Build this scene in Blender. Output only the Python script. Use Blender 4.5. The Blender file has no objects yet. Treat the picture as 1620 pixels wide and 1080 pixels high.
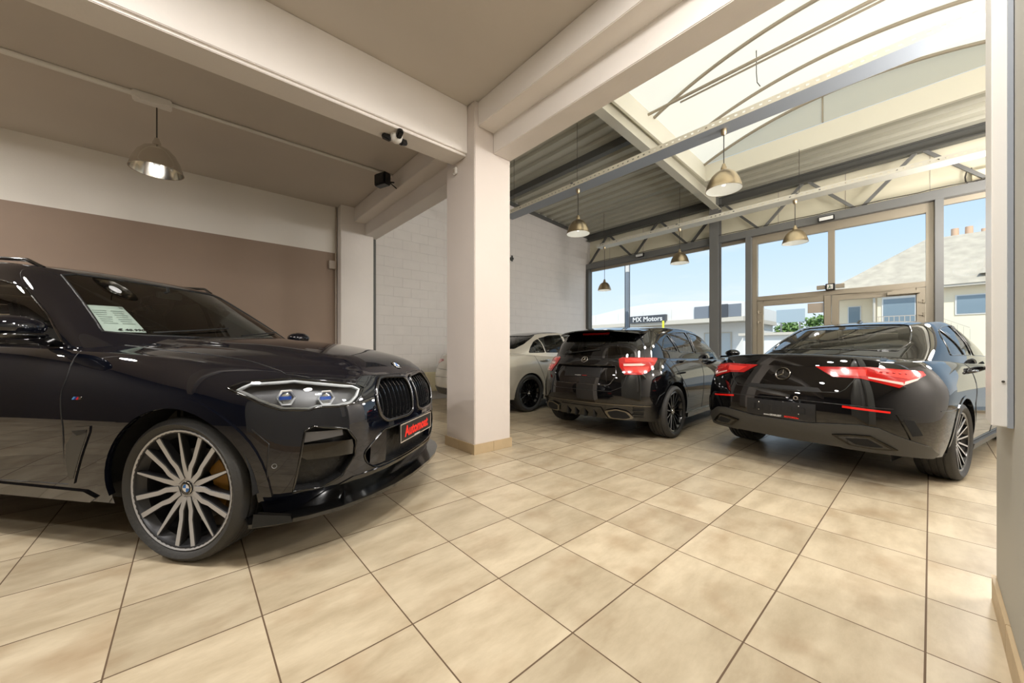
import bpy, bmesh, math, random
from mathutils import Vector, Matrix
from mathutils.bvhtree import BVHTree
from mathutils.geometry import tessellate_polygon
PI = math.pi
C = bpy.context.scene.collection
rng = random.Random(7)

# ---------------------------------------------------------------- mesh helpers
class MB:
    """collects shapes, builds ONE mesh object"""
    def __init__(self):
        self.v = []; self.f = []
    def add(self, vs, fs):
        o = len(self.v)
        self.v += [tuple(p) for p in vs]
        self.f += [tuple(i + o for i in f) for f in fs]
        return self
    def box(self, x0, x1, y0, y1, z0, z1):
        v = [(x0,y0,z0),(x1,y0,z0),(x1,y1,z0),(x0,y1,z0),(x0,y0,z1),(x1,y0,z1),(x1,y1,z1),(x0,y1,z1)]
        f = [(0,3,2,1),(4,5,6,7),(0,1,5,4),(1,2,6,5),(2,3,7,6),(3,0,4,7)]
        return self.add(v, f)
    def prism(self, poly, a, b, axis='y'):
        """poly 2D extruded from a to b along axis. y: (x,z)  x: (y,z)  z: (x,y)"""
        def m(p, t):
            return (p[0], t, p[1]) if axis == 'y' else ((t, p[0], p[1]) if axis == 'x' else (p[0], p[1], t))
        n = len(poly)
        v = [m(p, a) for p in poly] + [m(p, b) for p in poly]
        f = [(i, (i+1) % n, n + (i+1) % n, n + i) for i in range(n)]
        tri = tessellate_polygon([[Vector((p[0], p[1], 0)) for p in poly]])
        f += [tuple(t) for t in tri] + [tuple(n + i for i in reversed(t)) for t in tri]
        return self.add(v, f)
    def bar(self, p, q, w, h, up=(0,0,1)):
        p, q = Vector(p), Vector(q); d = (q - p).normalized()
        u = Vector(up)
        if abs(d.dot(u)) > .98: u = Vector((1,0,0))
        s = d.cross(u).normalized(); u = s.cross(d).normalized()
        v = []
        for e in (p, q):
            for a, b in ((-1,-1),(1,-1),(1,1),(-1,1)):
                v.append(e + s * (a * w / 2) + u * (b * h / 2))
        return self.add(v, [(3,2,1,0),(4,5,6,7),(0,1,5,4),(1,2,6,5),(2,3,7,6),(3,0,4,7)])
    def tube(self, pts, r, n=10, closed=False, cap=True):
        pts = [Vector(p) for p in pts]; m = len(pts)
        rs = r if isinstance(r, (list, tuple)) else [r] * m
        v = []; prev = None
        for i, p in enumerate(pts):
            a = pts[(i - 1) % m] if (closed or i > 0) else p
            b = pts[(i + 1) % m] if (closed or i < m - 1) else p
            d = (b - a)
            if d.length < 1e-9: d = Vector((0,0,1))
            d.normalize()
            if prev is None:
                u = Vector((0,0,1)) if abs(d.z) < .9 else Vector((1,0,0))
            else:
                u = prev
            s = d.cross(u)
            if s.length < 1e-6: s = d.cross(Vector((1,0,0.1)))
            s.normalize(); u = s.cross(d).normalized(); prev = u
            for k in range(n):
                t = 2 * PI * k / n
                v.append(p + s * (math.cos(t) * rs[i]) + u * (math.sin(t) * rs[i]))
        f = []
        for i in range(m if closed else m - 1):
            j = (i + 1) % m
            for k in range(n):
                f.append((i*n+k, i*n+(k+1) % n, j*n+(k+1) % n, j*n+k))
        if cap and not closed:
            f.append(tuple(reversed(range(n)))); f.append(tuple(range((m-1)*n, m*n)))
        return self.add(v, f)
    def lathe(self, prof, n=32, axis='z', o=(0,0,0), a0=0, a1=2*PI, close=False):
        """prof: (radius, height along axis)"""
        full = abs(a1 - a0 - 2*PI) < 1e-6
        m = n if full else n + 1
        v = []
        for i in range(m):
            t = a0 + (a1 - a0) * i / n
            c, s = math.cos(t), math.sin(t)
            for r, h in prof:
                if axis == 'z': p = (r*c, r*s, h)
                elif axis == 'y': p = (r*c, h, r*s)
                else: p = (h, r*c, r*s)
                v.append((p[0]+o[0], p[1]+o[1], p[2]+o[2]))
        k = len(prof); f = []
        for i in range(n):
            j = (i + 1) % m
            for q in range(k - 1 + (1 if close else 0)):
                q2 = (q + 1) % k
                f.append((i*k+q, j*k+q, j*k+q2, i*k+q2))
        return self.add(v, f)
    def ball(self, c, rx, ry=None, rz=None, n=12):
        ry = ry or rx; rz = rz or rx
        v = []; f = []
        for i in range(n + 1):
            ph = PI * i / n
            for j in range(2 * n):
                th = PI * j / n
                v.append((c[0]+rx*math.sin(ph)*math.cos(th), c[1]+ry*math.sin(ph)*math.sin(th), c[2]+rz*math.cos(ph)))
        for i in range(n):
            for j in range(2 * n):
                k = (j + 1) % (2 * n)
                f.append((i*2*n+j, (i+1)*2*n+j, (i+1)*2*n+k, i*2*n+k))
        return self.add(v, f)
    def mesh(self, name, bevel=0, smooth=None, fix=True):
        me = bpy.data.meshes.new(name)
        me.from_pydata(self.v, [], self.f)
        bm = bmesh.new(); bm.from_mesh(me)
        bmesh.ops.remove_doubles(bm, verts=bm.verts, dist=1e-5)
        if fix: bmesh.ops.recalc_face_normals(bm, faces=bm.faces)
        if bevel:
            es = [e for e in bm.edges if len(e.link_faces) == 2 and e.calc_face_angle(0) > .5]
            bmesh.ops.bevel(bm, geom=es, offset=bevel, segments=2, affect='EDGES', clamp_overlap=True)
        bm.to_mesh(me); bm.free()
        if smooth is not None:
            me.polygons.foreach_set('use_smooth', [True] * len(me.polygons))
            me.set_sharp_from_angle(angle=math.radians(smooth))
        return me
    def build(self, name, mat, parent=None, bevel=0, smooth=None, fix=True):
        me = self.mesh(name, bevel, smooth, fix)
        return link(name, me, mat, parent)

def link(name, me, mat=None, parent=None):
    o = bpy.data.objects.new(name, me); C.objects.link(o)
    if mat:
        for m in (mat if isinstance(mat, (list, tuple)) else [mat]): me.materials.append(m)
    if parent: o.parent = parent
    return o

def tag(o, label=None, cat=None, group=None, kind=None):
    if label: o['label'] = label
    if cat: o['category'] = cat
    if group: o['group'] = group
    if kind: o['kind'] = kind
    return o

def struct(o): o['kind'] = 'structure'; return o

def empty(name, loc=(0,0,0), rz=0, label=None, cat=None, group=None):
    o = bpy.data.objects.new(name, None); C.objects.link(o)
    o.location = loc; o.rotation_euler = (0, 0, rz); o.empty_display_size = .1
    return tag(o, label, cat, group)

def dup_tree(o, parent=None):
    c = o.copy(); C.objects.link(c)
    if parent: c.parent = parent
    for ch in list(o.children): dup_tree(ch, c)
    return c

def text_mesh(s, size, name, mat, parent=None, M=None, depth=.001, sx=1.0, bold=0.0, align='CENTER'):
    cu = bpy.data.curves.new(name, 'FONT'); cu.body = s; cu.size = size; cu.extrude = depth
    cu.align_x = align; cu.align_y = 'CENTER'; cu.offset = bold; cu.resolution_u = 3
    t = bpy.data.objects.new(name + '_tmp', cu); C.objects.link(t)
    bpy.context.view_layer.update()
    me = bpy.data.meshes.new_from_object(t.evaluated_get(bpy.context.evaluated_depsgraph_get()))
    me.name = name
    bpy.data.objects.remove(t); bpy.data.curves.remove(cu)
    if sx != 1.0: me.transform(Matrix.Diagonal((sx, 1, 1, 1)))
    if M is not None: me.transform(M)
    me.materials.clear()
    return link(name, me, mat, parent)

def frame_mat(origin, xdir, up):
    """matrix that lays a text plane: local x -> xdir, local y -> up"""
    x = Vector(xdir).normalized(); u = Vector(up).normalized()
    n = x.cross(u).normalized(); u = n.cross(x).normalized()
    return Matrix(((x.x,u.x,n.x,origin[0]),(x.y,u.y,n.y,origin[1]),(x.z,u.z,n.z,origin[2]),(0,0,0,1)))

# ---------------------------------------------------------------- materials
def lin(c):
    return tuple((v/255/12.92 if v/255 <= .04045 else ((v/255+.055)/1.055)**2.4) for v in c)

def nmat(name):
    m = bpy.data.materials.new(name); m.use_nodes = True
    nt = m.node_tree; b = nt.nodes['Principled BSDF']
    return m, nt, b

def pmat(name, rgb, rough=.5, metal=0, coat=0, noise=0, nscale=8, bump=0, bscale=60, spec=.5, coat_r=.03):
    m, nt, b = nmat(name)
    col = lin(rgb) + (1,)
    b.inputs['Base Color'].default_value = col
    b.inputs['Roughness'].default_value = rough
    b.inputs['Metallic'].default_value = metal
    b.inputs['Coat Weight'].default_value = coat
    b.inputs['Coat Roughness'].default_value = coat_r
    b.inputs['Specular IOR Level'].default_value = spec
    tc = None
    if noise or bump:
        tc = nt.nodes.new('ShaderNodeTexCoord')
    if noise:
        n = nt.nodes.new('ShaderNodeTexNoise'); n.inputs['Scale'].default_value = nscale; n.inputs['Detail'].default_value = 5
        nt.links.new(tc.outputs['Object'], n.inputs['Vector'])
        mx = nt.nodes.new('ShaderNodeMix'); mx.data_type = 'RGBA'
        mx.inputs[6].default_value = tuple(min(1, v*(1-noise)) for v in col[:3]) + (1,)
        mx.inputs[7].default_value = tuple(min(1, v*(1+noise)) for v in col[:3]) + (1,)
        nt.links.new(n.outputs['Fac'], mx.inputs[0]); nt.links.new(mx.outputs[2], b.inputs['Base Color'])
    if bump:
        n = nt.nodes.new('ShaderNodeTexNoise'); n.inputs['Scale'].default_value = bscale; n.inputs['Detail'].default_value = 3
        nt.links.new(tc.outputs['Object'], n.inputs['Vector'])
        bp = nt.nodes.new('ShaderNodeBump'); bp.inputs['Strength'].default_value = bump; bp.inputs['Distance'].default_value = .01
        nt.links.new(n.outputs['Fac'], bp.inputs['Height']); nt.links.new(bp.outputs['Normal'], b.inputs['Normal'])
    return m

def emat(name, rgb, strength):
    m, nt, b = nmat(name)
    b.inputs['Base Color'].default_value = lin(rgb) + (1,)
    b.inputs['Emission Color'].default_value = lin(rgb) + (1,)
    b.inputs['Emission Strength'].default_value = strength
    return m

def glassmat(name, tint, ior=1.45, rough=0.0, base=0.0):
    """thin sheet glass: tinted see-through plus a fresnel reflection"""
    m, nt, b = nmat(name); nt.nodes.remove(b)
    out = nt.nodes['Material Output']
    t = nt.nodes.new('ShaderNodeBsdfTransparent'); t.inputs[0].default_value = tuple(tint) + (1,)
    g = nt.nodes.new('ShaderNodeBsdfGlossy'); g.inputs['Roughness'].default_value = rough
    g.inputs[0].default_value = (1,1,1,1)
    fr = nt.nodes.new('ShaderNodeFresnel'); fr.inputs[0].default_value = ior
    mx = nt.nodes.new('ShaderNodeMixShader')
    fac = fr.outputs[0]
    if base:
        ad = nt.nodes.new('ShaderNodeMath'); ad.operation = 'ADD'; ad.use_clamp = True
        nt.links.new(fac, ad.inputs[0]); ad.inputs[1].default_value = base; fac = ad.outputs[0]
    nt.links.new(fac, mx.inputs[0]); nt.links.new(t.outputs[0], mx.inputs[1]); nt.links.new(g.outputs[0], mx.inputs[2])
    nt.links.new(mx.outputs[0], out.inputs[0])
    return m

def N(nt, t, **kw):
    n = nt.nodes.new(t)
    for k, v in kw.items():
        setattr(n, k, v)
    return n

def mathn(nt, op, a, b=None, clamp=False):
    n = nt.nodes.new('ShaderNodeMath'); n.operation = op; n.use_clamp = clamp
    for i, v in enumerate((a, b)):
        if v is None: continue
        if isinstance(v, (int, float)): n.inputs[i].default_value = v
        else: nt.links.new(v, n.inputs[i])
    return n.outputs[0]

def mixc(nt, fac, a, b):
    n = nt.nodes.new('ShaderNodeMix'); n.data_type = 'RGBA'
    for i, v in ((0, fac), (6, a), (7, b)):
        if isinstance(v, (int, float)): n.inputs[i].default_value = v
        elif isinstance(v, tuple): n.inputs[i].default_value = v if len(v) == 4 else v + (1,)
        else: nt.links.new(v, n.inputs[i])
    return n.outputs[2]

def tile_material():
    m, nt, b = nmat('travertine_floor_tile')
    tc = N(nt, 'ShaderNodeTexCoord'); sp = N(nt, 'ShaderNodeSeparateXYZ')
    nt.links.new(tc.outputs['Object'], sp.inputs[0])
    S = .45
    fx = mathn(nt, 'DIVIDE', mathn(nt, 'SUBTRACT', sp.outputs[0], 1.132 - S*40), S)
    fy = mathn(nt, 'DIVIDE', mathn(nt, 'SUBTRACT', sp.outputs[1], .912 - S*40), S)
    cx, cy = mathn(nt, 'FLOOR', fx), mathn(nt, 'FLOOR', fy)
    ux, uy = mathn(nt, 'FRACT', fx), mathn(nt, 'FRACT', fy)
    ex = mathn(nt, 'MINIMUM', ux, mathn(nt, 'SUBTRACT', 1.0, ux))
    ey = mathn(nt, 'MINIMUM', uy, mathn(nt, 'SUBTRACT', 1.0, uy))
    grout = mathn(nt, 'MAXIMUM', mathn(nt, 'LESS_THAN', ex, .0062), mathn(nt, 'LESS_THAN', ey, .007))
    cv = N(nt, 'ShaderNodeCombineXYZ'); nt.links.new(cx, cv.inputs[0]); nt.links.new(cy, cv.inputs[1])
    wn = N(nt, 'ShaderNodeTexWhiteNoise', noise_dimensions='2D'); nt.links.new(cv.outputs[0], wn.inputs['Vector'])
    # every tile gets its own piece of the stone pattern
    off = N(nt, 'ShaderNodeVectorMath', operation='MULTIPLY_ADD')
    nt.links.new(wn.outputs['Color'], off.inputs[0]); off.inputs[1].default_value = (13, 17, 5)
    nt.links.new(tc.outputs['Object'], off.inputs[2])
    mp = N(nt, 'ShaderNodeMapping'); mp.inputs['Scale'].default_value = (2.2, 6.0, 1); nt.links.new(off.outputs[0], mp.inputs[0])
    n1 = N(nt, 'ShaderNodeTexNoise'); n1.inputs['Scale'].default_value = 1.0; n1.inputs['Detail'].default_value = 8; n1.inputs['Roughness'].default_value = .66
    nt.links.new(mp.outputs[0], n1.inputs['Vector'])
    n2 = N(nt, 'ShaderNodeTexNoise'); n2.inputs['Scale'].default_value = 4.2; n2.inputs['Detail'].default_value = 3
    nt.links.new(off.outputs[0], n2.inputs['Vector'])
    n3 = N(nt, 'ShaderNodeTexNoise'); n3.inputs['Scale'].default_value = 14; n3.inputs['Detail'].default_value = 8; n3.inputs['Roughness'].default_value = .8
    nt.links.new(mp.outputs[0], n3.inputs['Vector'])
    r1 = N(nt, 'ShaderNodeValToRGB'); r1.color_ramp.elements[0].position = .36; r1.color_ramp.elements[1].position = .62
    nt.links.new(n1.outputs['Fac'], r1.inputs[0])
    r2 = N(nt, 'ShaderNodeValToRGB'); r2.color_ramp.elements[0].position = .52; r2.color_ramp.elements[1].position = .78
    nt.links.new(n2.outputs['Fac'], r2.inputs[0])
    base = mixc(nt, r1.outputs[0], lin((177,161,134)), lin((202,187,160)))
    base = mixc(nt, mathn(nt, 'MULTIPLY', r2.outputs[0], .55), base, lin((152,125,93)))
    # pits of the stone
    r3 = N(nt, 'ShaderNodeValToRGB'); r3.color_ramp.elements[0].position = .64; r3.color_ramp.elements[1].position = .72
    nt.links.new(n3.outputs['Fac'], r3.inputs[0])
    base = mixc(nt, mathn(nt, 'MULTIPLY', mathn(nt, 'MULTIPLY', r3.outputs[0], r2.outputs[0]), .6), base, lin((104,80,54)))
    tv = mathn(nt, 'ADD', mathn(nt, 'MULTIPLY', wn.outputs['Value'], .16), .86)
    bc = N(nt, 'ShaderNodeVectorMath', operation='SCALE'); nt.links.new(base, bc.inputs[0]); nt.links.new(tv, bc.inputs['Scale'])
    col = mixc(nt, grout, bc.outputs[0], lin((94,74,54)))
    nt.links.new(col, b.inputs['Base Color'])
    rr = mathn(nt, 'ADD', mathn(nt, 'MULTIPLY', n1.outputs['Fac'], .22), .22)
    rr = mathn(nt, 'ADD', rr, mathn(nt, 'MULTIPLY', grout, .4))
    nt.links.new(rr, b.inputs['Roughness'])
    b.inputs['Specular IOR Level'].default_value = .42
    h = mathn(nt, 'SUBTRACT', mathn(nt, 'MULTIPLY', n3.outputs['Fac'], .12), grout)
    bp = N(nt, 'ShaderNodeBump'); bp.inputs['Strength'].default_value = .35; bp.inputs['Distance'].default_value = .002
    nt.links.new(h, bp.inputs['Height']); nt.links.new(bp.outputs['Normal'], b.inputs['Normal'])
    return m

def block_material(name, rgb, bw=.40, bh=.20, axes=(0,2), mortar=.0055, dark=.80, off=(0,0)):
    m, nt, b = nmat(name)
    tc = N(nt, 'ShaderNodeTexCoord'); sp = N(nt, 'ShaderNodeSeparateXYZ'); nt.links.new(tc.outputs['Object'], sp.inputs[0])
    cv = N(nt, 'ShaderNodeCombineXYZ')
    nt.links.new(sp.outputs[axes[0]], cv.inputs[0]); nt.links.new(sp.outputs[axes[1]], cv.inputs[1])
    br = N(nt, 'ShaderNodeTexBrick'); br.inputs['Scale'].default_value = 1
    br.inputs['Brick Width'].default_value = bw; br.inputs['Row Height'].default_value = bh
    br.inputs['Mortar Size'].default_value = mortar; br.inputs['Mortar Smooth'].default_value = .6; br.inputs['Bias'].default_value = 0
    nt.links.new(cv.outputs[0], br.inputs['Vector'])
    no = N(nt, 'ShaderNodeTexNoise'); no.inputs['Scale'].default_value = 5; no.inputs['Detail'].default_value = 6
    nt.links.new(tc.outputs['Object'], no.inputs['Vector'])
    c = lin(rgb)
    base = mixc(nt, no.outputs['Fac'], tuple(v*.93 for v in c), tuple(min(1, v*1.05) for v in c))
    # joints are filled with paint in places
    gap = N(nt, 'ShaderNodeTexNoise'); gap.inputs['Scale'].default_value = 3.1; nt.links.new(tc.outputs['Object'], gap.inputs['Vector'])
    gm = mathn(nt, 'MULTIPLY', br.outputs['Fac'], mathn(nt, 'MULTIPLY', mathn(nt, 'SUBTRACT', gap.outputs['Fac'], .25), 2.0, True))
    nt.links.new(mixc(nt, gm, base, tuple(v*dark for v in c)), b.inputs['Base Color'])
    b.inputs['Roughness'].default_value = .55
    n2 = N(nt, 'ShaderNodeTexNoise'); n2.inputs['Scale'].default_value = 40; nt.links.new(tc.outputs['Object'], n2.inputs['Vector'])
    h = mathn(nt, 'SUBTRACT', mathn(nt, 'MULTIPLY', n2.outputs['Fac'], .2), br.outputs['Fac'])
    bp = N(nt, 'ShaderNodeBump'); bp.inputs['Strength'].default_value = .6; bp.inputs['Distance'].default_value = .006
    nt.links.new(h, bp.inputs['Height']); nt.links.new(bp.outputs['Normal'], b.inputs['Normal'])
    return m

def band_wall_material():
    """left wall: brown paint below a white band"""
    m, nt, b = nmat('two_tone_wall_paint')
    tc = N(nt, 'ShaderNodeTexCoord'); sp = N(nt, 'ShaderNodeSeparateXYZ'); nt.links.new(tc.outputs['Object'], sp.inputs[0])
    no = N(nt, 'ShaderNodeTexNoise'); no.inputs['Scale'].default_value = 1.6; no.inputs['Detail'].default_value = 6
    nt.links.new(tc.outputs['Object'], no.inputs['Vector'])
    up = mathn(nt, 'GREATER_THAN', sp.outputs[2], 2.875)
    br = mixc(nt, no.outputs['Fac'], lin((140,120,104)), lin((152,131,113)))
    wh = mixc(nt, no.outputs['Fac'], lin((224,219,210)), lin((236,231,222)))
    nt.links.new(mixc(nt, up, br, wh), b.inputs['Base Color'])
    b.inputs['Roughness'].default_value = .6
    n2 = N(nt, 'ShaderNodeTexNoise'); n2.inputs['Scale'].default_value = 90; nt.links.new(tc.outputs['Object'], n2.inputs['Vector'])
    bp = N(nt, 'ShaderNodeBump'); bp.inputs['Strength'].default_value = .15; bp.inputs['Distance'].default_value = .004
    nt.links.new(n2.outputs['Fac'], bp.inputs['Height']); nt.links.new(bp.outputs['Normal'], b.inputs['Normal'])
    return m

def translucent_material(name, rgb, thru):
    m, nt, b = nmat(name); nt.nodes.remove(b)
    out = nt.nodes['Material Output']
    t = N(nt, 'ShaderNodeBsdfTranslucent'); t.inputs[0].default_value = thru + (1,)
    d = N(nt, 'ShaderNodeBsdfDiffuse'); d.inputs[0].default_value = lin(rgb) + (1,)
    mx = N(nt, 'ShaderNodeMixShader'); mx.inputs[0].default_value = .3
    nt.links.new(t.outputs[0], mx.inputs[1]); nt.links.new(d.outputs[0], mx.inputs[2]); nt.links.new(mx.outputs[0], out.inputs[0])
    return m

def paint_black(name, base, flake=.0):
    m, nt, b = nmat(name)
    b.inputs['Base Color'].default_value = base + (1,)
    b.inputs['Roughness'].default_value = .35
    b.inputs['Metallic'].default_value = .0
    b.inputs['Coat Weight'].default_value = 1.0
    b.inputs['Coat Roughness'].default_value = .015
    b.inputs['Coat IOR'].default_value = 1.65
    b.inputs['Specular IOR Level'].default_value = 0
    return m

M = {}
def materials():
    M['tile'] = tile_material()
    M['wall_band'] = band_wall_material()
    M['wall_behind'] = pmat('dark_brown_wall_paint', (66,58,50), .65, noise=.05, nscale=2)
    M['block'] = block_material('painted_block_wall', (214,209,204))
    M['white_paint'] = pmat('white_painted_concrete', (230,224,218), .6, noise=.05, nscale=2, bump=.25, bscale=14)
    M['ceil'] = pmat('ceiling_paint', (198,190,180), .8, noise=.06, nscale=1.2)
    M['column'] = pmat('column_paint', (212,202,194), .6, noise=.05, nscale=1.5, bump=.12, bscale=10)
    M['pier'] = pmat('pier_paint', (170,168,158), .6, noise=.04, nscale=1.5)
    M['plinth'] = pmat('beige_plinth_tile', (186,164,130), .45, noise=.12, nscale=9)
    M['deck'] = pmat('roof_sheet_metal', (176,173,158), .45, metal=.1, noise=.05, nscale=3)
    M['steel'] = pmat('grey_painted_steel', (112,112,110), .45, noise=.05, nscale=4)
    M['steel_skylit'] = pmat('skylit_grey_steel', (196,192,176), .45, noise=.04, nscale=4)  # grey steel made paler, the skylight's glow is put into the colour
    M['steel_dark'] = pmat('dark_grey_steel', (84,84,80), .5, noise=.05, nscale=4)
    M['beige_frame'] = pmat('bronze_grey_aluminium', (158,148,130), .4, metal=.2)
    M['cream'] = pmat('cream_sheet_panel', (226,220,196), .5, noise=.02, nscale=2)
    M['curb'] = pmat('cream_curb_sheet', (222,218,202), .5)
    M['tray'] = pmat('galvanised_tray', (150,156,164), .45, metal=.1)
    M['tray_light'] = pmat('white_tray', (214,210,196), .4)
    M['skylight'] = translucent_material('translucent_skylight_sheet', (240,230,200), (.74,.68,.545))
    M['glass'] = glassmat('window_glass', (.97,.985,.99), 1.035)
    M['black_plastic'] = pmat('black_plastic', (18,18,18), .35)
    M['white_plastic'] = pmat('white_plastic', (225,222,215), .4)
    M['grey_plastic'] = pmat('grey_plastic', (176,164,150), .5)
    M['cable'] = pmat('dark_cable', (60,55,48), .6)
    M['nickel'] = pmat('brushed_nickel', (196,178,148), .32, metal=1)
    M['chrome'] = pmat('polished_aluminium', (215,212,205), .16, metal=1)
    M['shade_in'] = pmat('lamp_shade_white_lining', (236,236,228), .5)
    M['lens_white'] = pmat('frosted_lens', (236,236,232), .4)
    M['radiator'] = pmat('cream_radiator_enamel', (226,216,184), .4)
    M['green'] = pmat('safety_green', (20,80,50), .5)
# ================================================================ THE ROOM
ROOF_K = .07      # the hall roof falls towards the facade
def pitch(o, k=ROOF_K, x0=9.7, dz=0.0):
    for v in o.data.vertices: v.co.z += k*(x0 - v.co.x) + dz
    return o
def room():
    W = M
    struct(MB().box(-6, 9.9, -4.0, 7.4, -.12, 0).build('floor', W['tile']))
    struct(MB().box(-6, 2.77, -4.0, 7.4, 3.72, 3.95).build('ceiling', W['ceil']))
    struct(MB().box(-6, 2.3, 7.18, 7.4, 0, 3.95).build('wall_left', W['wall_band']))
    struct(MB().box(2.66, 9.95, 7.25, 7.5, 0, 5.6).build('wall_back', W['block']))
    # pilaster at the left wall and the dark downpipe beside it
    struct(MB().box(2.08, 2.67, 6.95, 7.3, 0, 3.72).build('wall_pilaster', W['white_paint'], bevel=.006))
    p = MB().tube([(2.735,7.12,0.0),(2.735,7.12,3.8)], .045, 14).build('downpipe', W['steel_dark'], smooth=40)
    tag(p, 'dark grey vertical downpipe in the gap beside the white pilaster', 'pipe')
    # T-shaped beam that runs from the left wall over the column towards us
    T = [(2.315,3.72),(2.315,3.46),(2.52,3.46),(2.52,3.24),(2.77,3.24),(2.77,5.6),(2.66,5.6),(2.66,3.72)]
    struct(MB().prism(T, 3.68, 7.1, 'y').build('trim_beam_left_bay', W['white_paint'], bevel=.006))
    struct(MB().prism(T, -4, 3.13, 'y').build('trim_beam_hall_edge', W['white_paint'], bevel=.006))
    struct(MB().box(2.66, 2.77, 3.13, 3.68, 3.72, 5.6).build('wall_above_column', W['white_paint']))
    b = MB().box(-6, 2.27, 3.26, 3.54, 3.21, 3.72).box(-6, 2.27, 3.285, 3.54, 3.185, 3.215)
    struct(b.build('trim_beam_cross', W['white_paint'], bevel=.005))
    struct(MB().box(2.27, 2.77, 3.13, 3.68, 0, 3.72).build('wall_column', W['column'], bevel=.008))
    pl = MB()
    for a in ((2.255,2.515,3.115,3.13),(2.517,2.785,3.115,3.13)): pl.box(a[0],a[1],a[2],a[3],0,.105)
    pl.box(2.255,2.27,3.13,3.41,0,.105).box(2.255,2.27,3.412,3.695,0,.105).box(2.77,2.785,3.13,3.695,0,.105).box(2.27,2.77,3.68,3.695,0,.105)
    struct(pl.build('baseboard_column', W['plinth'], bevel=.002))
    # near wall on the right with its tile skirting
    struct(MB().box(-3.2, 2.68, -.42, -.19, 0, 3.72).build('wall_right', W['pier'], bevel=.004))
    pl = MB(); x = 2.69
    while x > -3: pl.box(x-.448, x, -.19, -.178, 0, .107); x -= .45
    pl.box(2.68, 2.69, -.42, -.178, 0, .107)
    struct(pl.build('baseboard_right', W['plinth'], bevel=.002))
    struct(MB().box(-6, 9.95, -4.2, -4.0, 0, 5.6).build('wall_far_right', W['white_paint']))
    struct(MB().box(-6.2, -6, -4.2, 7.4, 0, 3.95).build('wall_behind', W['wall_behind']))
    struct(MB().box(2.66, 2.77, 7.1, 7.3, 3.24, 5.6).box(2.66, 2.77, -4.2, -4.0, 3.24, 5.6).build('wall_beam_ends', W['white_paint']))
    # ---------------- hall roof: corrugated sheet with ribs along y
    def ribs(x0, x1, y0, y1, z, pitch=.28):
        pts = []; x = x0
        while x < x1 - .01:
            pts += [(x, z+.06), (x+.02, z), (x+pitch-.13, z), (x+pitch-.11, z+.06)]
            x += pitch
        pts.append((x1, z+.06))
        prof = pts + [(x1, z+.12), (x0, z+.12)]
        return prof
    r = MB()
    r.prism(ribs(2.77, 9.95, 0, 0, 4.88), 3.28, 7.5, 'y')
    r.prism(ribs(8.66, 9.95, 0, 0, 4.88), -1.45, 3.28, 'y')
    r.prism(ribs(2.77, 3.2, 0, 0, 4.88), -1.45, 3.28, 'y')
    r.prism(ribs(2.77, 9.95, 0, 0, 4.88), -4.2, -1.45, 'y')
    struct(pitch(r.build('ceiling_roof_sheet', W['deck']), dz=-.13))
    t = MB().box(2.77, 9.9, 7.19, 7.25, 4.80, 4.88)
    struct(pitch(t.build('trim_roof_edge', W['steel_dark']), dz=-.13))
    # main beam
    b = MB()
    b.box(2.77, 9.62, 3.27, 3.43, 4.57, 4.588).box(2.77, 9.62, 3.345, 3.357, 4.588, 4.862).box(2.77, 9.62, 3.27, 3.43, 4.862, 4.88)
    struct(pitch(b.build('trim_main_beam', W['steel_skylit']), dz=-.13))
    # purlin of the corrugated bay
    b = MB().box(6.0, 6.12, 3.46, 7.2, 4.74, 4.88)
    struct(pitch(b.build('trim_purlin', W['steel_dark']), dz=-.13))
    # ---------------- skylight: curb, vault sheet, arches, end lunette
    X0, X1, Y0, Y1 = 3.2, 8.60, -1.45, 3.24
    SK, SZ = .05, -.06
    k = MB()
    k.box(X0-.04, X1+.04, Y1, Y1+.04, 4.87, 5.22).box(X0-.04, X1+.04, Y0-.04, Y0, 4.84, 5.22)
    k.box(X1, X1+.06, Y0, Y1, 4.86, 5.22).box(X0-.04, X0, Y0, Y1, 4.86, 5.22)
    struct(pitch(k.build('trim_skylight_curb', W['curb']), SK, X1, SZ))
    yc, hc, sg = (Y0+Y1)/2, (Y1-Y0)/2, .50
    R = (hc*hc + sg*sg) / (2*sg); zc = 5.22 + sg - R
    def arc(n=28, rr=0):
        a = math.asin(hc / R)
        return [(yc + (R+rr)*math.sin(a - 2*a*i/n), zc + (R+rr)*math.cos(a - 2*a*i/n)) for i in range(n+1)]
    s = MB(); A = arc(); n = len(A)
    v = [(X0, p[0], p[1]) for p in A] + [(X1, p[0], p[1]) for p in A]
    s.add(v, [(i, i+1, n+i+1, n+i) for i in range(n-1)])
    sky = s.build('window_skylight', W['skylight'], smooth=60); struct(pitch(sky, SK, X1, SZ))
    for x in (X0+.01, X1-.01):
        g = MB(); base = [(yc, 5.22)]
        v = [(x, p[0], p[1]) for p in A]; v.append((x, yc, 5.22))
        g.add(v, [(i, i+1, n) for i in range(n-1)])
        struct(pitch(g.build('lunette_panel', W['skylight'], sky), SK, X1, SZ))
    g = MB().box(X1-.03, X1-.012, 1.25, 1.275, 5.22, 5.68)
    struct(pitch(g.build('lunette_seam', W['beige_frame'], sky), SK, X1, SZ))
    for x in (3.35, 4.05, 5.15, 6.3, 7.5, 8.53):
        a = MB().tube([(x, p[0], p[1]-.03) for p in arc(36)], .027, 8)
        struct(pitch(a.build('skylight_arch', W['beige_frame'], sky, smooth=40), SK, X1, SZ))
    t = MB().tube([(6.1, 3.24, 5.22), (6.1, -1.45, 5.22)], .024, 8).tube([(6.14, 2.7, 5.18), (6.14, -1.45, 5.19)], .014, 8)
    struct(t.build('trim_tie_rod', W['beige_frame'], smooth=40))
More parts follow.
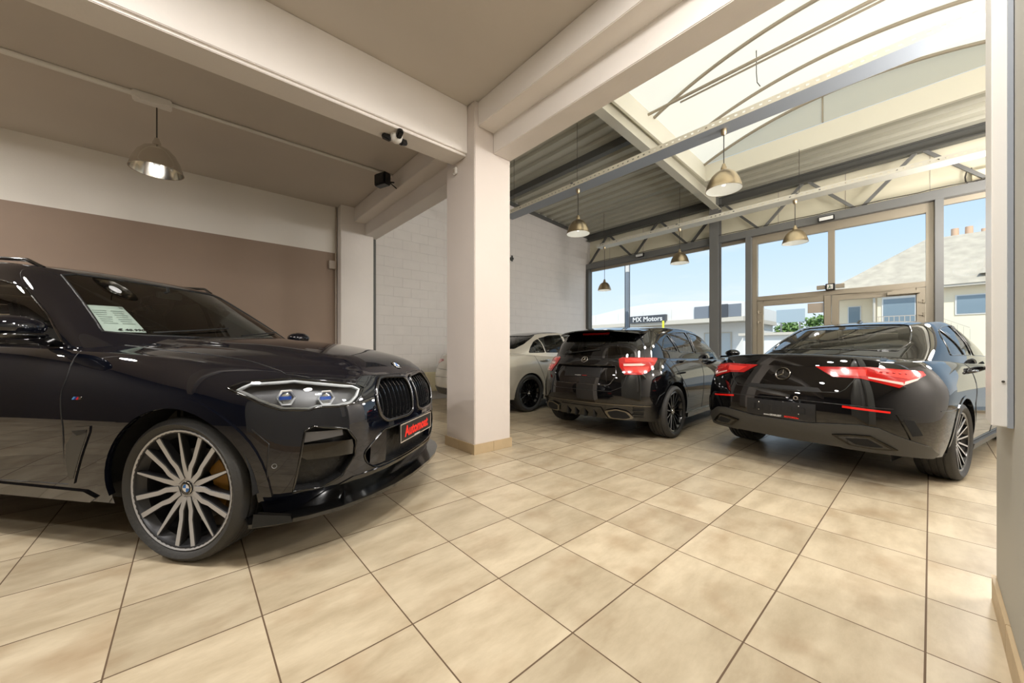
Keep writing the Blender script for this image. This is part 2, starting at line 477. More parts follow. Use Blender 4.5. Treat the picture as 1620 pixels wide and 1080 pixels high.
    w = MB().tube([(6.6,1.75,5.74),(6.6,1.75,5.35),(6.6,1.74,5.2),(6.6,1.70,5.12)], .006, 6).build('hanging_cable', W['cable'], smooth=40)
    tag(w, 'short loose cable hanging down under the skylight sheet', 'cable')
    # ---------------- facade: truss, fascia, posts
    f = MB().box(9.88, 9.95, -4, 7.25, 3.62, 4.80)
    struct(f.build('wall_facade_fascia', W['cream']))
    sm = MB()
    for y in (6.5,5.4,4.3,2.2,1.1,0,-1.1): sm.box(9.876, 9.882, y, y+.008, 3.85, 4.6)
    struct(sm.build('trim_fascia_seams', W['grey_plastic']))
    t = MB()
    t.box(9.64, 9.78, -4, 7.2, 4.56, 4.58).box(9.70, 9.715, -4, 7.2, 4.58, 4.73).box(9.66, 9.80, -4, 7.2, 4.73, 4.755)
    struct(t.build('trim_truss_top_chord', W['steel_dark']))
    t = MB().box(9.66, 9.80, -4, 7.25, 3.67, 3.83)
    struct(t.build('trim_truss_bottom_chord', W['steel'], bevel=.004))
    bot = [7.2, 5.62, 4.05, 2.48, .90, -.68, -2.2]; top = [6.45, 4.85, 3.28, 1.70, .12, -1.45]
    for i, y in enumerate(top):
        for yb, s in ((bot[i], 1), (bot[i+1], -1)):
            d = MB().bar((9.71, yb - s*.06, 3.83), (9.71, y + s*.05, 4.57), .05, .05)
            struct(d.build('trim_truss_brace', W['steel_dark'] if y > 3.2 else W['steel']))
    c = MB()
    c.box(9.50, 9.512, 3.29, 3.49, 0, 4.76).box(9.688, 9.70, 3.29, 3.49, 0, 4.76).box(9.512, 9.688, 3.386, 3.394, 0, 4.76)
    struct(c.build('wall_steel_column', W['steel']))
    c = MB().box(9.66, 9.84, 2.67, 2.78, 0, 3.67)
    struct(c.build('trim_post_beside_door', W['steel'], bevel=.004))
    c = MB().box(9.66, 9.86, -.15, -.05, 0, 3.67)
    struct(c.build('trim_post_right_of_doors', W['steel'], bevel=.004))
    c = MB().box(9.66, 9.86, 7.15, 7.25, 0, 3.67)
    struct(c.build('trim_post_corner', W['steel_dark'], bevel=.004))
    c = MB().box(9.80, 9.86, 2.78, 7.15, 3.60, 3.67).box(9.80, 9.86, -4, -.15, 3.58, 3.67).box(9.80, 9.86, 2.78, 7.15, 0, .06).box(9.80, 9.86, -4, -.15, 0, .06)
    struct(c.build('trim_glazing_rails', W['beige_frame']))
    # window_1 left of the doors, window_2 over the doors, window_3 at the right
    w = MB().box(9.825, 9.835, 2.78, 7.15, .06, 3.6).build('window_1', W['glass']); struct(w)
    for y in (5.95, 5.80):
        struct(MB().box(9.82, 9.84, y-.006, y+.006, .06, 3.6).build('glass_joint', W['cable'], w))
    struct(MB().box(9.825, 9.835, -4, -.15, .06, 3.58).build('window_3', W['glass']))
    fr = MB()
    fr.box(9.77, 9.86, 2.58, 2.67, 0, 3.67).box(9.77, 9.86, -.05, .05, 0, 3.67).box(9.77, 9.86, .05, 2.58, 3.50, 3.67)
    fr.box(9.77, 9.86, .05, 2.58, 2.20, 2.30).box(9.77, 9.86, 1.255, 1.355, 2.30, 3.50)
    w2 = fr.build('window_2', W['beige_frame'], bevel=.005); struct(w2)
    struct(MB().box(9.815, 9.825, .05, 2.58, 2.30, 3.5).build('pane', W['glass'], w2))
    for i, (y0, y1) in enumerate(((1.31, 2.575), (.055, 1.30))):
        d = MB()
        d.box(9.775, 9.85, y0, y0+.11, .01, 2.195).box(9.775, 9.85, y1-.11, y1, .01, 2.195)
        d.box(9.775, 9.85, y0+.11, y1-.11, .01, .14).box(9.775, 9.85, y0+.11, y1-.11, 2.08, 2.195)
        o = d.build('door_%d' % (i+1), W['beige_frame'], bevel=.005); struct(o)
        struct(MB().box(9.805, 9.815, y0+.11, y1-.11, .14, 2.08).build('pane', W['glass'], o))
        yh = y1 - .03 if i == 0 else y0 + .0
        for z in (1.95, 1.72):
            h = MB().tube([(9.765, (y1-.02 if i == 0 else y0+.02), z-.03), (9.765, (y1-.02 if i == 0 else y0+.02), z+.03)], .016, 10).box(9.755, 9.775, (y1-.08 if i == 0 else y0), (y1 if i == 0 else y0+.08), z-.01, z+.01)
            struct(h.build('hinge', W['beige_frame'], o, smooth=40))
        if i == 1:
            c = MB().box(9.70, 9.775, .12, .52, 2.10, 2.16).bar((9.73, .45, 2.175), (9.74, 1.0, 2.20), .02, .012)
            struct(c.build('door_closer', W['beige_frame'], o, bevel=.004))
        h = MB().tube([(9.72, (y0+.05 if i == 0 else y1-.05), .9), (9.72, (y0+.05 if i == 0 else y1-.05), 1.25)], .014, 10)
        struct(h.build('door_handle', W['steel'], o, smooth=40))
    # plate sign hung in the upper corner of the left door
    p = MB().box(9.79, 9.80, 1.43, 1.68, 1.86, 2.06).build('door_plate', W['grey_plastic'])
    tag(p, 'small grey rectangular plate in the upper corner of the left glass door', 'sign')
    # emergency light on the transom
    e = empty('emergency_exit_sign', (9.70, 1.31, 2.29), 0, 'small emergency exit light with two side lamps above the glass doors', 'emergency light')
    MB().box(-.03, .065, -.07, .07, 0, .13).build('housing', W['black_plastic'], e, bevel=.006)
    MB().box(-.035, -.029, -.045, .045, .02, .11).build('pictogram_panel', W['white_plastic'], e)
    g = MB().ball((-.037, .005, .088), .004, .009, .009, 8).bar((-.037, .0, .075), (-.037, .012, .05), .004, .014).bar((-.037, .012, .05), (-.037, .03, .03), .004, .009).bar((-.037, .008, .05), (-.037, -.02, .035), .004, .009).bar((-.037, 0, .072), (-.037, -.025, .06), .004, .007)
    g.build('running_figure', W['green'], e)
    for s in (-1, 1):
        MB().box(-.01, .05, min(s*.08, s*.21), max(s*.08, s*.21), .03, .11).build('side_lamp', W['beige_frame'], e, bevel=.004)

# ================================================================ FITTINGS
LAMPS = []
def bell_lamp(name, loc, cord_top, shade, inner, label, group=None, D=.40, cup=True, power=None):
    """loc = centre of the shade's lower rim"""
    r = D / 2; h = .25 * D / .4
    t = empty(name, loc, 0, label, 'pendant lamp', group)
    out = [(r+.004, 0), (r, .004), (r*.96, h*.16), (r*.86, h*.42), (r*.70, h*.68), (r*.50, h*.86), (r*.26, h*.97), (.035, h)]
    inn = [(a-.004, b-.003) for a, b in reversed(out[1:])] + [(r-.004, .003)]
    s = MB().lathe(out, 40).lathe([(r+.004, 0), (r-.004, .002)], 40)
    s.build('shade', shade, t, smooth=50)
    MB().lathe(inn + [], 40).build('lining', inner, t, smooth=50)
    MB().lathe([(0,h+.075),(.018,h+.075),(.024,h+.05),(.034,h+.03),(.036,h-.012),(0,h-.012)], 20).build('cap', shade, t, smooth=50)
    MB().lathe([(0,h*.55),(.02,h*.55),(.034,h*.42),(.036,h*.32),(.022,h*.22),(0,h*.19)], 18).build('bulb', M['lens_white'], t, smooth=60)
    LAMPS.append((loc[0], loc[1], loc[2]+.035, power))
    MB().tube([(0,0,h+.07),(0,0,cord_top - loc[2])], .006, 8).build('cord', M['cable'], t, smooth=40)
    if cup:
        z = cord_top - loc[2]
        MB().lathe([(0,z),(.035,z),(.033,z-.05),(.016,z-.075),(0,z-.075)], 18).build('ceiling_cup', shade, t, smooth=50)
    return t

def tray(name, x, label):
    """perforated cable tray running along y under wires"""
    t = empty(name, (x, 0, 3.92), 0, label, 'cable tray', 'suspended cable trays under the hall roof')
    return t

def fittings():
    W = M
    # trays
    for x, y0, y1, lab, mt in ((5.15, -3.8, 5.9, 'grey perforated cable tray crossing the hall under the skylight', W['tray']),
                               (8.6, -3.8, 6.0, 'pale cable tray crossing in front of the facade truss', W['tray_light'])):
        t = empty('cable_tray', (x, 0, 3.9), 0, lab, 'cable tray')
        MB().box(-.14, .14, y0, y1, 0, .004).build('tray_bottom', mt, t)
        for s in (-1, 1):
            sd = MB(); xa = s*.14
            # perforated side: two strips with bridges between the holes
            sd.box(xa-.002, xa+.002, y0, y1, 0, .028).box(xa-.002, xa+.002, y0, y1, .048, .075)
            y = y0
            while y < y1 - .06:
                sd.box(xa-.002, xa+.002, y, y+.055, .028, .048); y += .085
            sd.build('tray_side', W['curb'] if mt is W['tray'] else mt, t)
        ys = [-2.8, -.6, 4.05, 5.7] if x < 6 else [-2.8, -.6, 1.6, 3.8, 5.85]
        for y in ys:
            MB().tube([(0, y, .06), (0, y, (1.18 if x < 6 else .93))], .004, 6).build('suspension_wire', W['cable'], t, smooth=40)
            MB().box(-.16, .16, y-.02, y+.02, .06, .078).build('hanger_bracket', W['steel'], t)
    # hall pendants
    for x, y, z, lab, D in ((5.15, 1.72, 3.13, 'largest brushed nickel bell pendant, hanging below the skylight', .41),
                         (5.15, 4.03, 3.12, 'brushed nickel bell pendant hanging in front of the white block wall', .40),
                         (8.6, 1.66, 3.10, 'brushed nickel bell pendant hanging in front of the glass double doors', .40),
                         (8.6, 3.80, 3.10, 'brushed nickel bell pendant just left of the grey steel column', .40),
                         (8.6, 5.83, 2.72, 'lowest hanging small dark bell pendant near the block wall corner', .36)):
        bell_lamp('pendant_lamp', (x, y, z), 3.90, W['nickel'], W['shade_in'], lab, 'bell pendants of the hall', D, True, P_HALL)
    # left bay: surface conduit, box, chrome pendant
    c = MB()
    c.tube([(-6, 5.28, 3.70), (-.42, 5.28, 3.70)], .026, 10).tube([(-.14, 5.28, 3.70), (2.31, 5.28, 3.70)], .019, 10)
    o = c.build('ceiling_conduit', W['white_plastic'], smooth=40); tag(o, 'white surface conduit running along the left bay ceiling', 'conduit')
    o = empty('ceiling_junction_box', (-.28, 5.28, 3.72), 0, 'white oblong ceiling box from which the chrome pendant hangs', 'junction box')
    MB().box(-.15, .15, -.06, .06, -.075, 0).build('box_body', W['white_plastic'], o, bevel=.01)
    MB().box(-.09, .06, -.075, -.05, -.10, -.03).build('terminal', W['white_plastic'], o, bevel=.006)
    bell_lamp('pendant_lamp', (-.25, 5.33, 2.98), 3.645, W['chrome'], W['chrome'], 'polished chrome bell pendant hanging over the dark SUV in the left bay', None, .43, False, P_BAY)
    # small black floodlight on the left bay beam
    o = empty('spotlight', (2.12, 5.1, 3.50), math.radians(200), 'small black floodlight fixed to the beam end of the left bay', 'floodlight')
    MB().box(-.02, .10, -.11, .11, -.08, .09).build('housing', W['black_plastic'], o, bevel=.015)
    MB().box(.10, .108, -.09, .09, -.06, .07).build('lens', W['black_plastic'], o, bevel=.004)
    MB().bar((-.02, 0, .0), (-.17, 0, .05), .03, .02).bar((-.10,0,.02),(-.17,.06,-.05),.015,.012).build('bracket', W['black_plastic'], o)
    # camera cluster under the cross beam
    o = empty('ceiling_camera', (1.53, 3.40, 3.185), 0, 'white dome security camera with black side lamps under the cross beam', 'camera')
    MB().lathe([(0,-.075),(.03,-.07),(.05,-.05),(.058,-.02),(.058,0),(0,0)], 24).build('dome_body', W['white_plastic'], o, smooth=50)
    for a in (20, 150, 265):
        a = math.radians(a); d = Vector((math.cos(a), math.sin(a), .0))
        MB().bar(d*.05 + Vector((0,0,-.04)), d*.13 + Vector((0,0,-.01)), .05, .055).build('black_lamp', W['black_plastic'], o, bevel=.01)
    # little sensor on the column
    o = empty('wall_sensor', (2.27, 3.48, 3.06), 0, 'small white sensor box high on the shaded column face', 'sensor')
    MB().box(-.03, 0, -.032, .032, 0, .075).build('sensor_body', W['white_plastic'], o, bevel=.008)
    MB().box(-.034, -.029, -.018, .018, .015, .055).build('sensor_lens', W['grey_plastic'], o, bevel=.002)
    # junction box + conduit at the left wall
    o = empty('wall_junction_box', (1.98, 7.18, 2.57), 0, 'small grey junction box on the brown wall beside the pilaster', 'junction box')
    MB().box(-.05, .06, -.06, 0, 0, .15).build('box_body', W['grey_plastic'], o, bevel=.006)
    MB().lathe([(0,-.065),(.018,-.065),(.018,-.058),(0,-.058)], 12, 'y', (0,0,.075)).build('knob', W['grey_plastic'], o)
    o = MB().tube([(2.055,7.16,0),(2.055,7.16,3.72)], .016, 10).build('wall_conduit', W['grey_plastic'], smooth=40)
    tag(o, 'thin vertical conduit in the corner between brown wall and pilaster', 'conduit')
    # radiator low on the block wall
    o = empty('radiator', (4.0, 7.25, .19), 0, 'cream ribbed panel radiator low on the white block wall', 'radiator')
    MB().box(-.45, .45, -.09, -.05, 0, .42).box(-.45, .45, -.05, 0, .02, .05).box(-.45, .45, -.05, 0, .36, .40).build('panel', W['radiator'], o, bevel=.006)
    rb = MB()
    for i in range(22): rb.box(-.43+.04*i, -.41+.04*i, -.098, -.088, .03, .39)
    rb.build('ribs', W['radiator'], o, bevel=.003)
    # floodlights on the truss
    for y, z, ry, lab in ((1.355, 3.70, 0, 'slim LED floodlight with black rim on the truss over the glass doors'),
                      (5.35, 3.74, 0, 'slim LED floodlight with black rim on the truss left of the steel column')):
        o = empty('spotlight', (9.60, y, z), 0, lab, 'floodlight', 'LED floodlights on the facade truss')
        MB().box(-.03, .02, -.125, .125, -.045, .06).build('housing', W['black_plastic'], o, bevel=.008)
        MB().box(-.034, -.029, -.105, .105, -.025, .04).build('lens', W['lens_white'], o)
        MB().bar((.02, 0, 0), (.07, 0, .03), .05, .02).build('bracket', W['black_plastic'], o)
    # cable lying on the bottom chord
    pts = [(9.67, 7.0, 3.84)]
    for i in range(40):
        y = 6.8 - i*.19; pts.append((9.66 + .012*math.sin(i*1.7), y, 3.842 + .012*abs(math.sin(i*.9))))
    o = MB().tube(pts, .008, 6).build('truss_cable', W['cable'], smooth=40); tag(o, 'dark cable lying along the top of the lower truss chord', 'cable')
    o = empty('wall_box', (9.86, -.55, 3.88), 0, 'beige box with looped cable above the right hand window', 'junction box')
    MB().box(-.10, 0, -.12, .10, 0, .17).build('box_body', W['radiator'], o, bevel=.008)
    lp = [(-.08, .10+.07*math.sin(t*.5), .08+.14*math.cos(t*.5)) for t in range(0, 10)]
    MB().tube(lp, .009, 8).build('cable_loop', W['cable'], o, smooth=40)
    # small dark bracket on block wall
    o = MB().box(6.33, 6.43, 7.12, 7.25, 3.45, 3.50).box(6.35,6.40,7.12,7.15,3.40,3.55).build('wall_bracket', W['steel_dark'], bevel=.004)
    tag(o, 'little dark bracket high on the block wall beside the column', 'bracket')
    # tall white casing on the near right wall
    o = empty('metal_casing', (2.17, -.188, .83), 0, 'tall white sheet metal casing on the near right wall', 'casing')
    MB().box(0, .215, 0, .045, 0, 2.88).build('casing_body', W['white_plastic'], o, bevel=.003)
    MB().box(-.02, .0, -.0, .012, -.0, 2.88).build('casing_flange', W['tray'], o)
    for z0, z1 in ((.03, .212), (.218, .645), (.651, 1.6), (1.606, 2.85)):
        MB().box(.215, .29, 0, .04, z0, z1).build('edge_panel', W['white_plastic'], o, bevel=.008)
    MB().lathe([(0,-.002),(.004,-.002),(.004,.002),(0,.002)], 10, 'x', (-.001,.02,.16)).build('screw', W['cable'], o)
# ================================================================ CARS
def pchip(ctrl, x):
    n = len(ctrl)
    if n == 1 or x <= ctrl[0][0]: return ctrl[0][1]
    if x >= ctrl[-1][0]: return ctrl[-1][1]
    h = [ctrl[i+1][0]-ctrl[i][0] for i in range(n-1)]
    d = [(ctrl[i+1][1]-ctrl[i][1])/h[i] for i in range(n-1)]
    m = [0.0]*n
    for i in range(1, n-1):
        if d[i-1]*d[i] > 0:
            w1, w2 = 2*h[i]+h[i-1], h[i]+2*h[i-1]
            m[i] = (w1+w2)/(w1/d[i-1]+w2/d[i])
    m[0] = d[0]; m[-1] = d[-1]
    for i in range(n-1):
        if x <= ctrl[i+1][0]:
            t = (x-ctrl[i][0])/h[i]; t2, t3 = t*t, t*t*t
            return (2*t3-3*t2+1)*ctrl[i][1]+(t3-2*t2+t)*h[i]*m[i]+(-2*t3+3*t2)*ctrl[i+1][1]+(t3-t2)*h[i]*m[i+1]

def rail(xr, xf, Lr, Lf, nr, nf, y, z): return dict(xr=xr, xf=xf, Lr=Lr, Lf=Lf, nr=nr, nf=nf, y=y, z=z)

def rail_pts(r, NR=16, NS=60, NF=22):
    out = []
    for i in range(NR):
        t = PI/2*i/NR
        x = r['xr'] + r['Lr']*(1-math.cos(t)**(2/r['nr']))
        out.append((x, math.sin(t)**(2/r['nr'])))
    xa, xb = r['xr']+r['Lr'], r['xf']-r['Lf']
    for i in range(NS+1): out.append((xa+(xb-xa)*i/NS, 1.0))
    for i in range(NF-1, -1, -1):
        t = PI/2*i/NF
        x = r['xf'] - r['Lf']*(1-math.cos(t)**(2/r['nf']))
        out.append((x, math.sin(t)**(2/r['nf'])))
    return [Vector((x, pchip(r['y'], x)*q, pchip(r['z'], x))) for x, q in out]

def catmull(P, k):
    out = []
    n = len(P)
    for i in range(n-1):
        p0 = P[i-1] if i > 0 else P[0]*2-P[1]
        p3 = P[i+2] if i < n-2 else P[n-1]*2-P[n-2]
        p1, p2 = P[i], P[i+1]
        # centripetal (chord based) tangents, keeps uneven spacing calm
        d1 = max(1e-4, (p1-p0).length)**.5; d2 = max(1e-4, (p2-p1).length)**.5; d3 = max(1e-4, (p3-p2).length)**.5
        m1 = (p2-p1) + ((p1-p0)/d1 - (p2-p0)/(d1+d2))*d2
        m2 = (p2-p1) + ((p3-p2)/d3 - (p3-p1)/(d2+d3))*d2
        for j in range(k):
            t = j/k; t2, t3 = t*t, t*t*t
            out.append(p1*(2*t3-3*t2+1)+m1*(t3-2*t2+t)+p2*(-2*t3+3*t2)+m2*(t3-t2))
    out.append(P[-1].copy())
    return out

FR = (.93, .80, .58, .30, 0.0)
def shell(rails, crown, k=5, power=2.4, fr=FR, hoodf=None):
    cols = [rail_pts(r) for r in rails]
    top = rails[-1]
    bm = bmesh.new(); grid = []
    n = len(cols[0])
    for c in range(n):
        P = [cols[j][c] for j in range(len(rails))]
        e = P[-1]
        for f in fr:
            dz = pchip(crown, e.x)*(1-f**power)
            if hoodf: dz += hoodf(e.x, e.y*f)
            P.append(Vector((e.x, e.y*f, e.z+dz)))
        if e.y < 1e-6:
            S = catmull(P[:len(rails)], k) + [P[-1].copy()]*(len(fr)*k)
        else:
            S = catmull(P, k)
        for p in S: p.y = max(0.0, p.y)
        grid.append(S)
    m = len(grid[0])
    for sgn in (1, -1):
        vv = [[bm.verts.new((p.x, p.y*sgn, p.z)) for p in col] for col in grid]
        for i in range(n-1):
            for j in range(m-1):
                q = [vv[i][j], vv[i+1][j], vv[i+1][j+1], vv[i][j+1]]
                if sgn > 0: q.reverse()
                try: bm.faces.new(q)
                except ValueError: pass
    bmesh.ops.remove_doubles(bm, verts=bm.verts, dist=4e-4)
    bmesh.ops.dissolve_degenerate(bm, edges=bm.edges, dist=1e-5)
    bmesh.ops.recalc_face_normals(bm, faces=bm.faces)
    # outward check
    c = sum((f.calc_center_median() for f in bm.faces), Vector())/len(bm.faces)
    s = sum(1 if f.normal.dot(f.calc_center_median()-c) > 0 else -1 for f in bm.faces)
    if s < 0: bmesh.ops.reverse_faces(bm, faces=bm.faces)
    return bm

class Basis:
    """a projection direction d (pointing at the viewer) with 2D axes"""
    def __init__(self, d, u, v=(0,0,1)):
        self.d, self.u, self.v = Vector(d).normalized(), Vector(u).normalized(), Vector(v).normalized()
    def to2(self, p): return (p.dot(self.u), p.dot(self.v))
    def to3(self, q, depth=0.0): return self.u*q[0] + self.v*q[1] + self.d*depth
RIGHT = Basis((0,-1,0), (1,0,0)); LEFT = Basis((0,1,0), (1,0,0))
FRONT = Basis((1,0,0), (0,1,0)); REAR = Basis((-1,0,0), (0,1,0)); TOP = Basis((0,0,1), (1,0,0), (0,1,0))
def diag(ax, ay, sgn):
    """diagonal view: d=(ax, sgn*ay); u runs away from the centre plane on either side"""
    d = Vector((ax, sgn*ay, 0)).normalized()
    u = Vector((-d.y*sgn, d.x*sgn, 0)) if ax > 0 else Vector((d.y*sgn, -d.x*sgn, 0))
    return Basis(d, u)

def in_poly(q, poly):
    x, y = q; c = False; n = len(poly); j = n-1
    for i in range(n):
        a, b = poly[i], poly[j]
        if (a[1] > y) != (b[1] > y) and x < (b[0]-a[0])*(y-a[1])/(b[1]-a[1])+a[0]: c = not c
        j = i
    return c

def rounded(poly, r, n=5):
    out = []; m = len(poly)
    rr = r if isinstance(r, (list, tuple)) else [r]*m
    for i in range(m):
        p, a, b = Vector(poly[i]), Vector(poly[i-1]), Vector(poly[(i+1) % m])
        da, db = a-p, b-p
        q = min(rr[i], da.length*.45, db.length*.45)
        if q < 1e-4: out.append((p.x, p.y)); continue
        s, e = p+da.normalized()*q, p+db.normalized()*q
        for k in range(n+1):
            t = k/n
            v = s*(1-t)**2+p*2*t*(1-t)+e*t*t
            out.append((v.x, v.y))
    return out

def circle(cx, cz, r, n=28, a0=0, a1=2*PI):
    m = n if abs(a1-a0-2*PI) < 1e-6 else n+1
    return [(cx+r*math.cos(a0+(a1-a0)*i/n), cz+r*math.sin(a0+(a1-a0)*i/n)) for i in range(m)]

def cut_faces(bm, poly, B, thr=.15, depth=None):
    """cuts the polygon's outline into the mesh and returns the faces inside it"""
    xs = [p[0] for p in poly]; ys = [p[1] for p in poly]
    x0, x1, y0, y1 = min(xs), max(xs), min(ys), max(ys)
    def bb(f):
        q = [B.to2(v.co) for v in f.verts]
        return min(a[0] for a in q), max(a[0] for a in q), min(a[1] for a in q), max(a[1] for a in q)
    cand = []
    for f in bm.faces:
        if f.normal.dot(B.d) < thr: continue
        if depth and not (depth[0] < f.calc_center_median().dot(B.d) < depth[1]): continue
        b = bb(f)
        if b[0] < x1 and b[1] > x0 and b[2] < y1 and b[3] > y0: cand.append(f)
    n = len(poly)
    for i in range(n):
        a, b = poly[i], poly[(i+1) % n]
        nx, ny = -(b[1]-a[1]), b[0]-a[0]
        L = math.hypot(nx, ny)
        if L < 1e-7: continue
        ex0, ex1, ey0, ey1 = min(a[0],b[0])-1e-4, max(a[0],b[0])+1e-4, min(a[1],b[1])-1e-4, max(a[1],b[1])+1e-4
        sub, rest = [], []
        for f in cand:
            if not f.is_valid: continue
            q = bb(f)
            (sub if (q[0] <= ex1 and q[1] >= ex0 and q[2] <= ey1 and q[3] >= ey0) else rest).append(f)
        if not sub: cand = rest; continue
        es = set(); vs = set()
        for f in sub: es.update(f.edges); vs.update(f.verts)
        r = bmesh.ops.bisect_plane(bm, geom=list(vs)+list(es)+sub, dist=1e-6, plane_co=B.to3(a), plane_no=(B.u*nx+B.v*ny)/L)
        cand = rest + [g for g in r['geom'] if isinstance(g, bmesh.types.BMFace)]
        cand = list(dict.fromkeys(cand))
    return [f for f in cand if f.is_valid and in_poly(B.to2(f.calc_center_median()), poly)]

class Car:
    def __init__(self, name, label, loc, heading, body, cabin, paint, cat='car'):
        self.root = empty(name, loc, heading, label, cat)
        self.paint = paint
        self.body = body; self.cabin = cabin
        for bm in (body, cabin):
            lay = bm.verts.layers.float_vector.new('N')
            bm.normal_update()
            for v in bm.verts: v[lay] = v.normal
        self.src = {'body': body.copy(), 'cabin': cabin.copy()}
        self.bvh = {k: BVHTree.FromBMesh(b) for k, b in self.src.items()}
    # ---- surface queries
    def hit(self, q, B, zone='body', far=6.0):
        zones = (zone,) if zone != 'any' else ('body', 'cabin')
        best = None
        for z in zones:
            h = self.bvh[z].ray_cast(B.to3(q, far), -B.d)
            if h[0] is not None and (best is None or h[3] < best[3]): best = h
        return best
    def world(self, p): return self.root.matrix_world @ p
    def path(self, pts, B, zone='body', step=.03, off=0.0, closed=False):
        out = []; P = [Vector(p) for p in pts]
        if closed: P = P + [P[0]]
        for a, b in zip(P[:-1], P[1:]):
            n = max(1, int((b-a).length/step))
            for i in range(n): out.append(a+(b-a)*i/n)
        if not closed: out.append(P[-1])
        res = []
        for q in out:
            h = self.hit((q.x, q.y), B, zone)
            if h: res.append(h[0]+h[1]*off)
        return res
    def line(self, mb, pts, B, r=.003, zone='body', off=0.0, closed=False, step=.03, n=6):
        p = self.path(pts, B, zone, step, off, closed)
        if len(p) > 2: mb.tube(p, r, n, closed)
        return mb
    # ---- pieces
    def _to_mesh(self, bm, name, inset=0.0):
        me = bpy.data.meshes.new(name)
        lay = bm.verts.layers.float_vector.get('N')
        nrm = []
        for v in bm.verts:
            q = Vector(v[lay])
            q = q.normalized() if q.length > 1e-6 else v.normal
            if inset: v.co += q*inset
        bm.verts.index_update()
        nrm = [(Vector(v[lay]).normalized() if Vector(v[lay]).length > 1e-6 else v.normal.copy()) for v in bm.verts]
        bm.to_mesh(me)
        me.polygons.foreach_set('use_smooth', [True]*len(me.polygons))
        me.normals_split_custom_set_from_vertices(nrm)
        return me
    def _copy_faces(self, bm, faces):
        nb = bmesh.new(); la = bm.verts.layers.float_vector.get('N'); lb = nb.verts.layers.float_vector.new('N')
        mp = {}
        for f in faces:
            vs = []
            for v in f.verts:
                if v not in mp:
                    w = nb.verts.new(v.co); w[lb] = v[la]; mp[v] = w
                vs.append(mp[v])
            try: nb.faces.new(vs)
            except ValueError: pass
        nb.normal_update()
        return nb
    def cut(self, name, polys, mat, parent=None, zone='body', off=0.0, keep=True, thr=.15, skip=False, depth=None):
        """takes the outlined area OUT of the body; keep: becomes a part of its own"""
        bm = self.body if zone == 'body' else self.cabin
        nb = None
        for poly, B in polys:
            fs = cut_faces(bm, poly, B, thr, depth)
            if keep:
                c = self._copy_faces(bm, fs)
                if nb is None: nb = c
                else:
                    t = bpy.data.meshes.new('t'); c.to_mesh(t); nb.from_mesh(t); bpy.data.meshes.remove(t)
            bmesh.ops.delete(bm, geom=fs, context='FACES')
        if not keep or nb is None: return None
        me = self._to_mesh(nb, name, off)
        return link(name, me, mat, parent or self.root)
    def over(self, name, polys, mat, parent=None, zone='body', off=.004, thick=.01, thr=.1, depth=None, flat=None):
        """a panel of its own that lies on the surface, with a rim going down to it"""
        nb = None
        for poly, B in polys:
            bm = self.src[zone].copy()
            fs = cut_faces(bm, poly, B, thr, depth)
            c = self._copy_faces(bm, fs)
            if nb is None: nb = c
            else:
                t = bpy.data.meshes.new('t'); c.to_mesh(t); nb.from_mesh(t); bpy.data.meshes.remove(t)
            bm.free()
        if nb is None or not nb.faces: return None
        lay = nb.verts.layers.float_vector.get('N')
        for v in nb.verts: v.co += Vector(v[lay])*off
        # rim
        bd = [e for e in nb.edges if len(e.link_faces) == 1]
        pairs = [(e.verts[0].co.copy(), e.verts[1].co.copy(), Vector(e.verts[0][lay]), Vector(e.verts[1][lay])) for e in bd]
        for a, b, na, nb_ in pairs:
            q = [nb.verts.new(a), nb.verts.new(b), nb.verts.new(b-nb_*(thick)), nb.verts.new(a-na*(thick))]
            n = (q[1].co-q[0].co).cross(q[3].co-q[0].co)
            if n.length < 1e-12: continue
            n.normalize()
            for w in q: w[lay] = n
            nb.faces.new(q)
        me = self._to_mesh(nb, name, 0)
        return link(name, me, mat, parent or self.root)
    def finish(self):
        bms = []
        for bm in (self.body, self.cabin): bms.append(bm)
        t = bpy.data.meshes.new('t'); bms[1].to_mesh(t); bms[0].from_mesh(t); bpy.data.meshes.remove(t)
        me = self._to_mesh(bms[0], 'body')
        o = link('body', me, self.paint, self.root)
        return o

def drop_inside_cabin(bm, c0, margin=.06):
    """removes the deck hidden under the cabin so one can look into the car"""
    P = [(p.x, p.y) for p in rail_pts(c0)]
    cx = sum(p[0] for p in P)/len(P)
    poly = [(cx+(p[0]-cx)*(1-margin/1.5), p[1]*(1-margin)) for p in P] + [(cx+(p[0]-cx)*(1-margin/1.5), -p[1]*(1-margin)) for p in reversed(P)]
    fs = [f for f in bm.faces if f.normal.z > .5 and in_poly((f.calc_center_median().x, f.calc_center_median().y), poly)]
    bmesh.ops.delete(bm, geom=fs, context='FACES')

# ---------------------------------------------------------------- wheels
def tyre_mesh(R, W, rim):
    b = MB(); h = W/2
    side = [(rim-.004, h*.80), (rim+.006, h*.90), (rim+.02, h*.985), ((R+rim)/2, h*1.03), (R-.028, h*.985), (R-.012, h*.92), (R-.004, h*.82)]
    tread = []
    grooves = (.52, .18, -.18, -.52)
    y = h*.82
    tread = []
    for g in grooves:
        tread += [(R, h*(g+.05)), (R-.008, h*(g+.035)), (R-.008, h*(g-.035)), (R, h*(g-.05))]
    prof = side + tread + [(r, -y_) for r, y_ in reversed(side)]
    b.lathe([(r, y_) for r, y_ in prof], 72, 'y')
    # inner closing
    b.lathe([(rim-.004, h*.80), (rim-.004, -h*.80)], 72, 'y')
    # tread blocks' cross cuts
    return b.mesh('tyre', smooth=35)

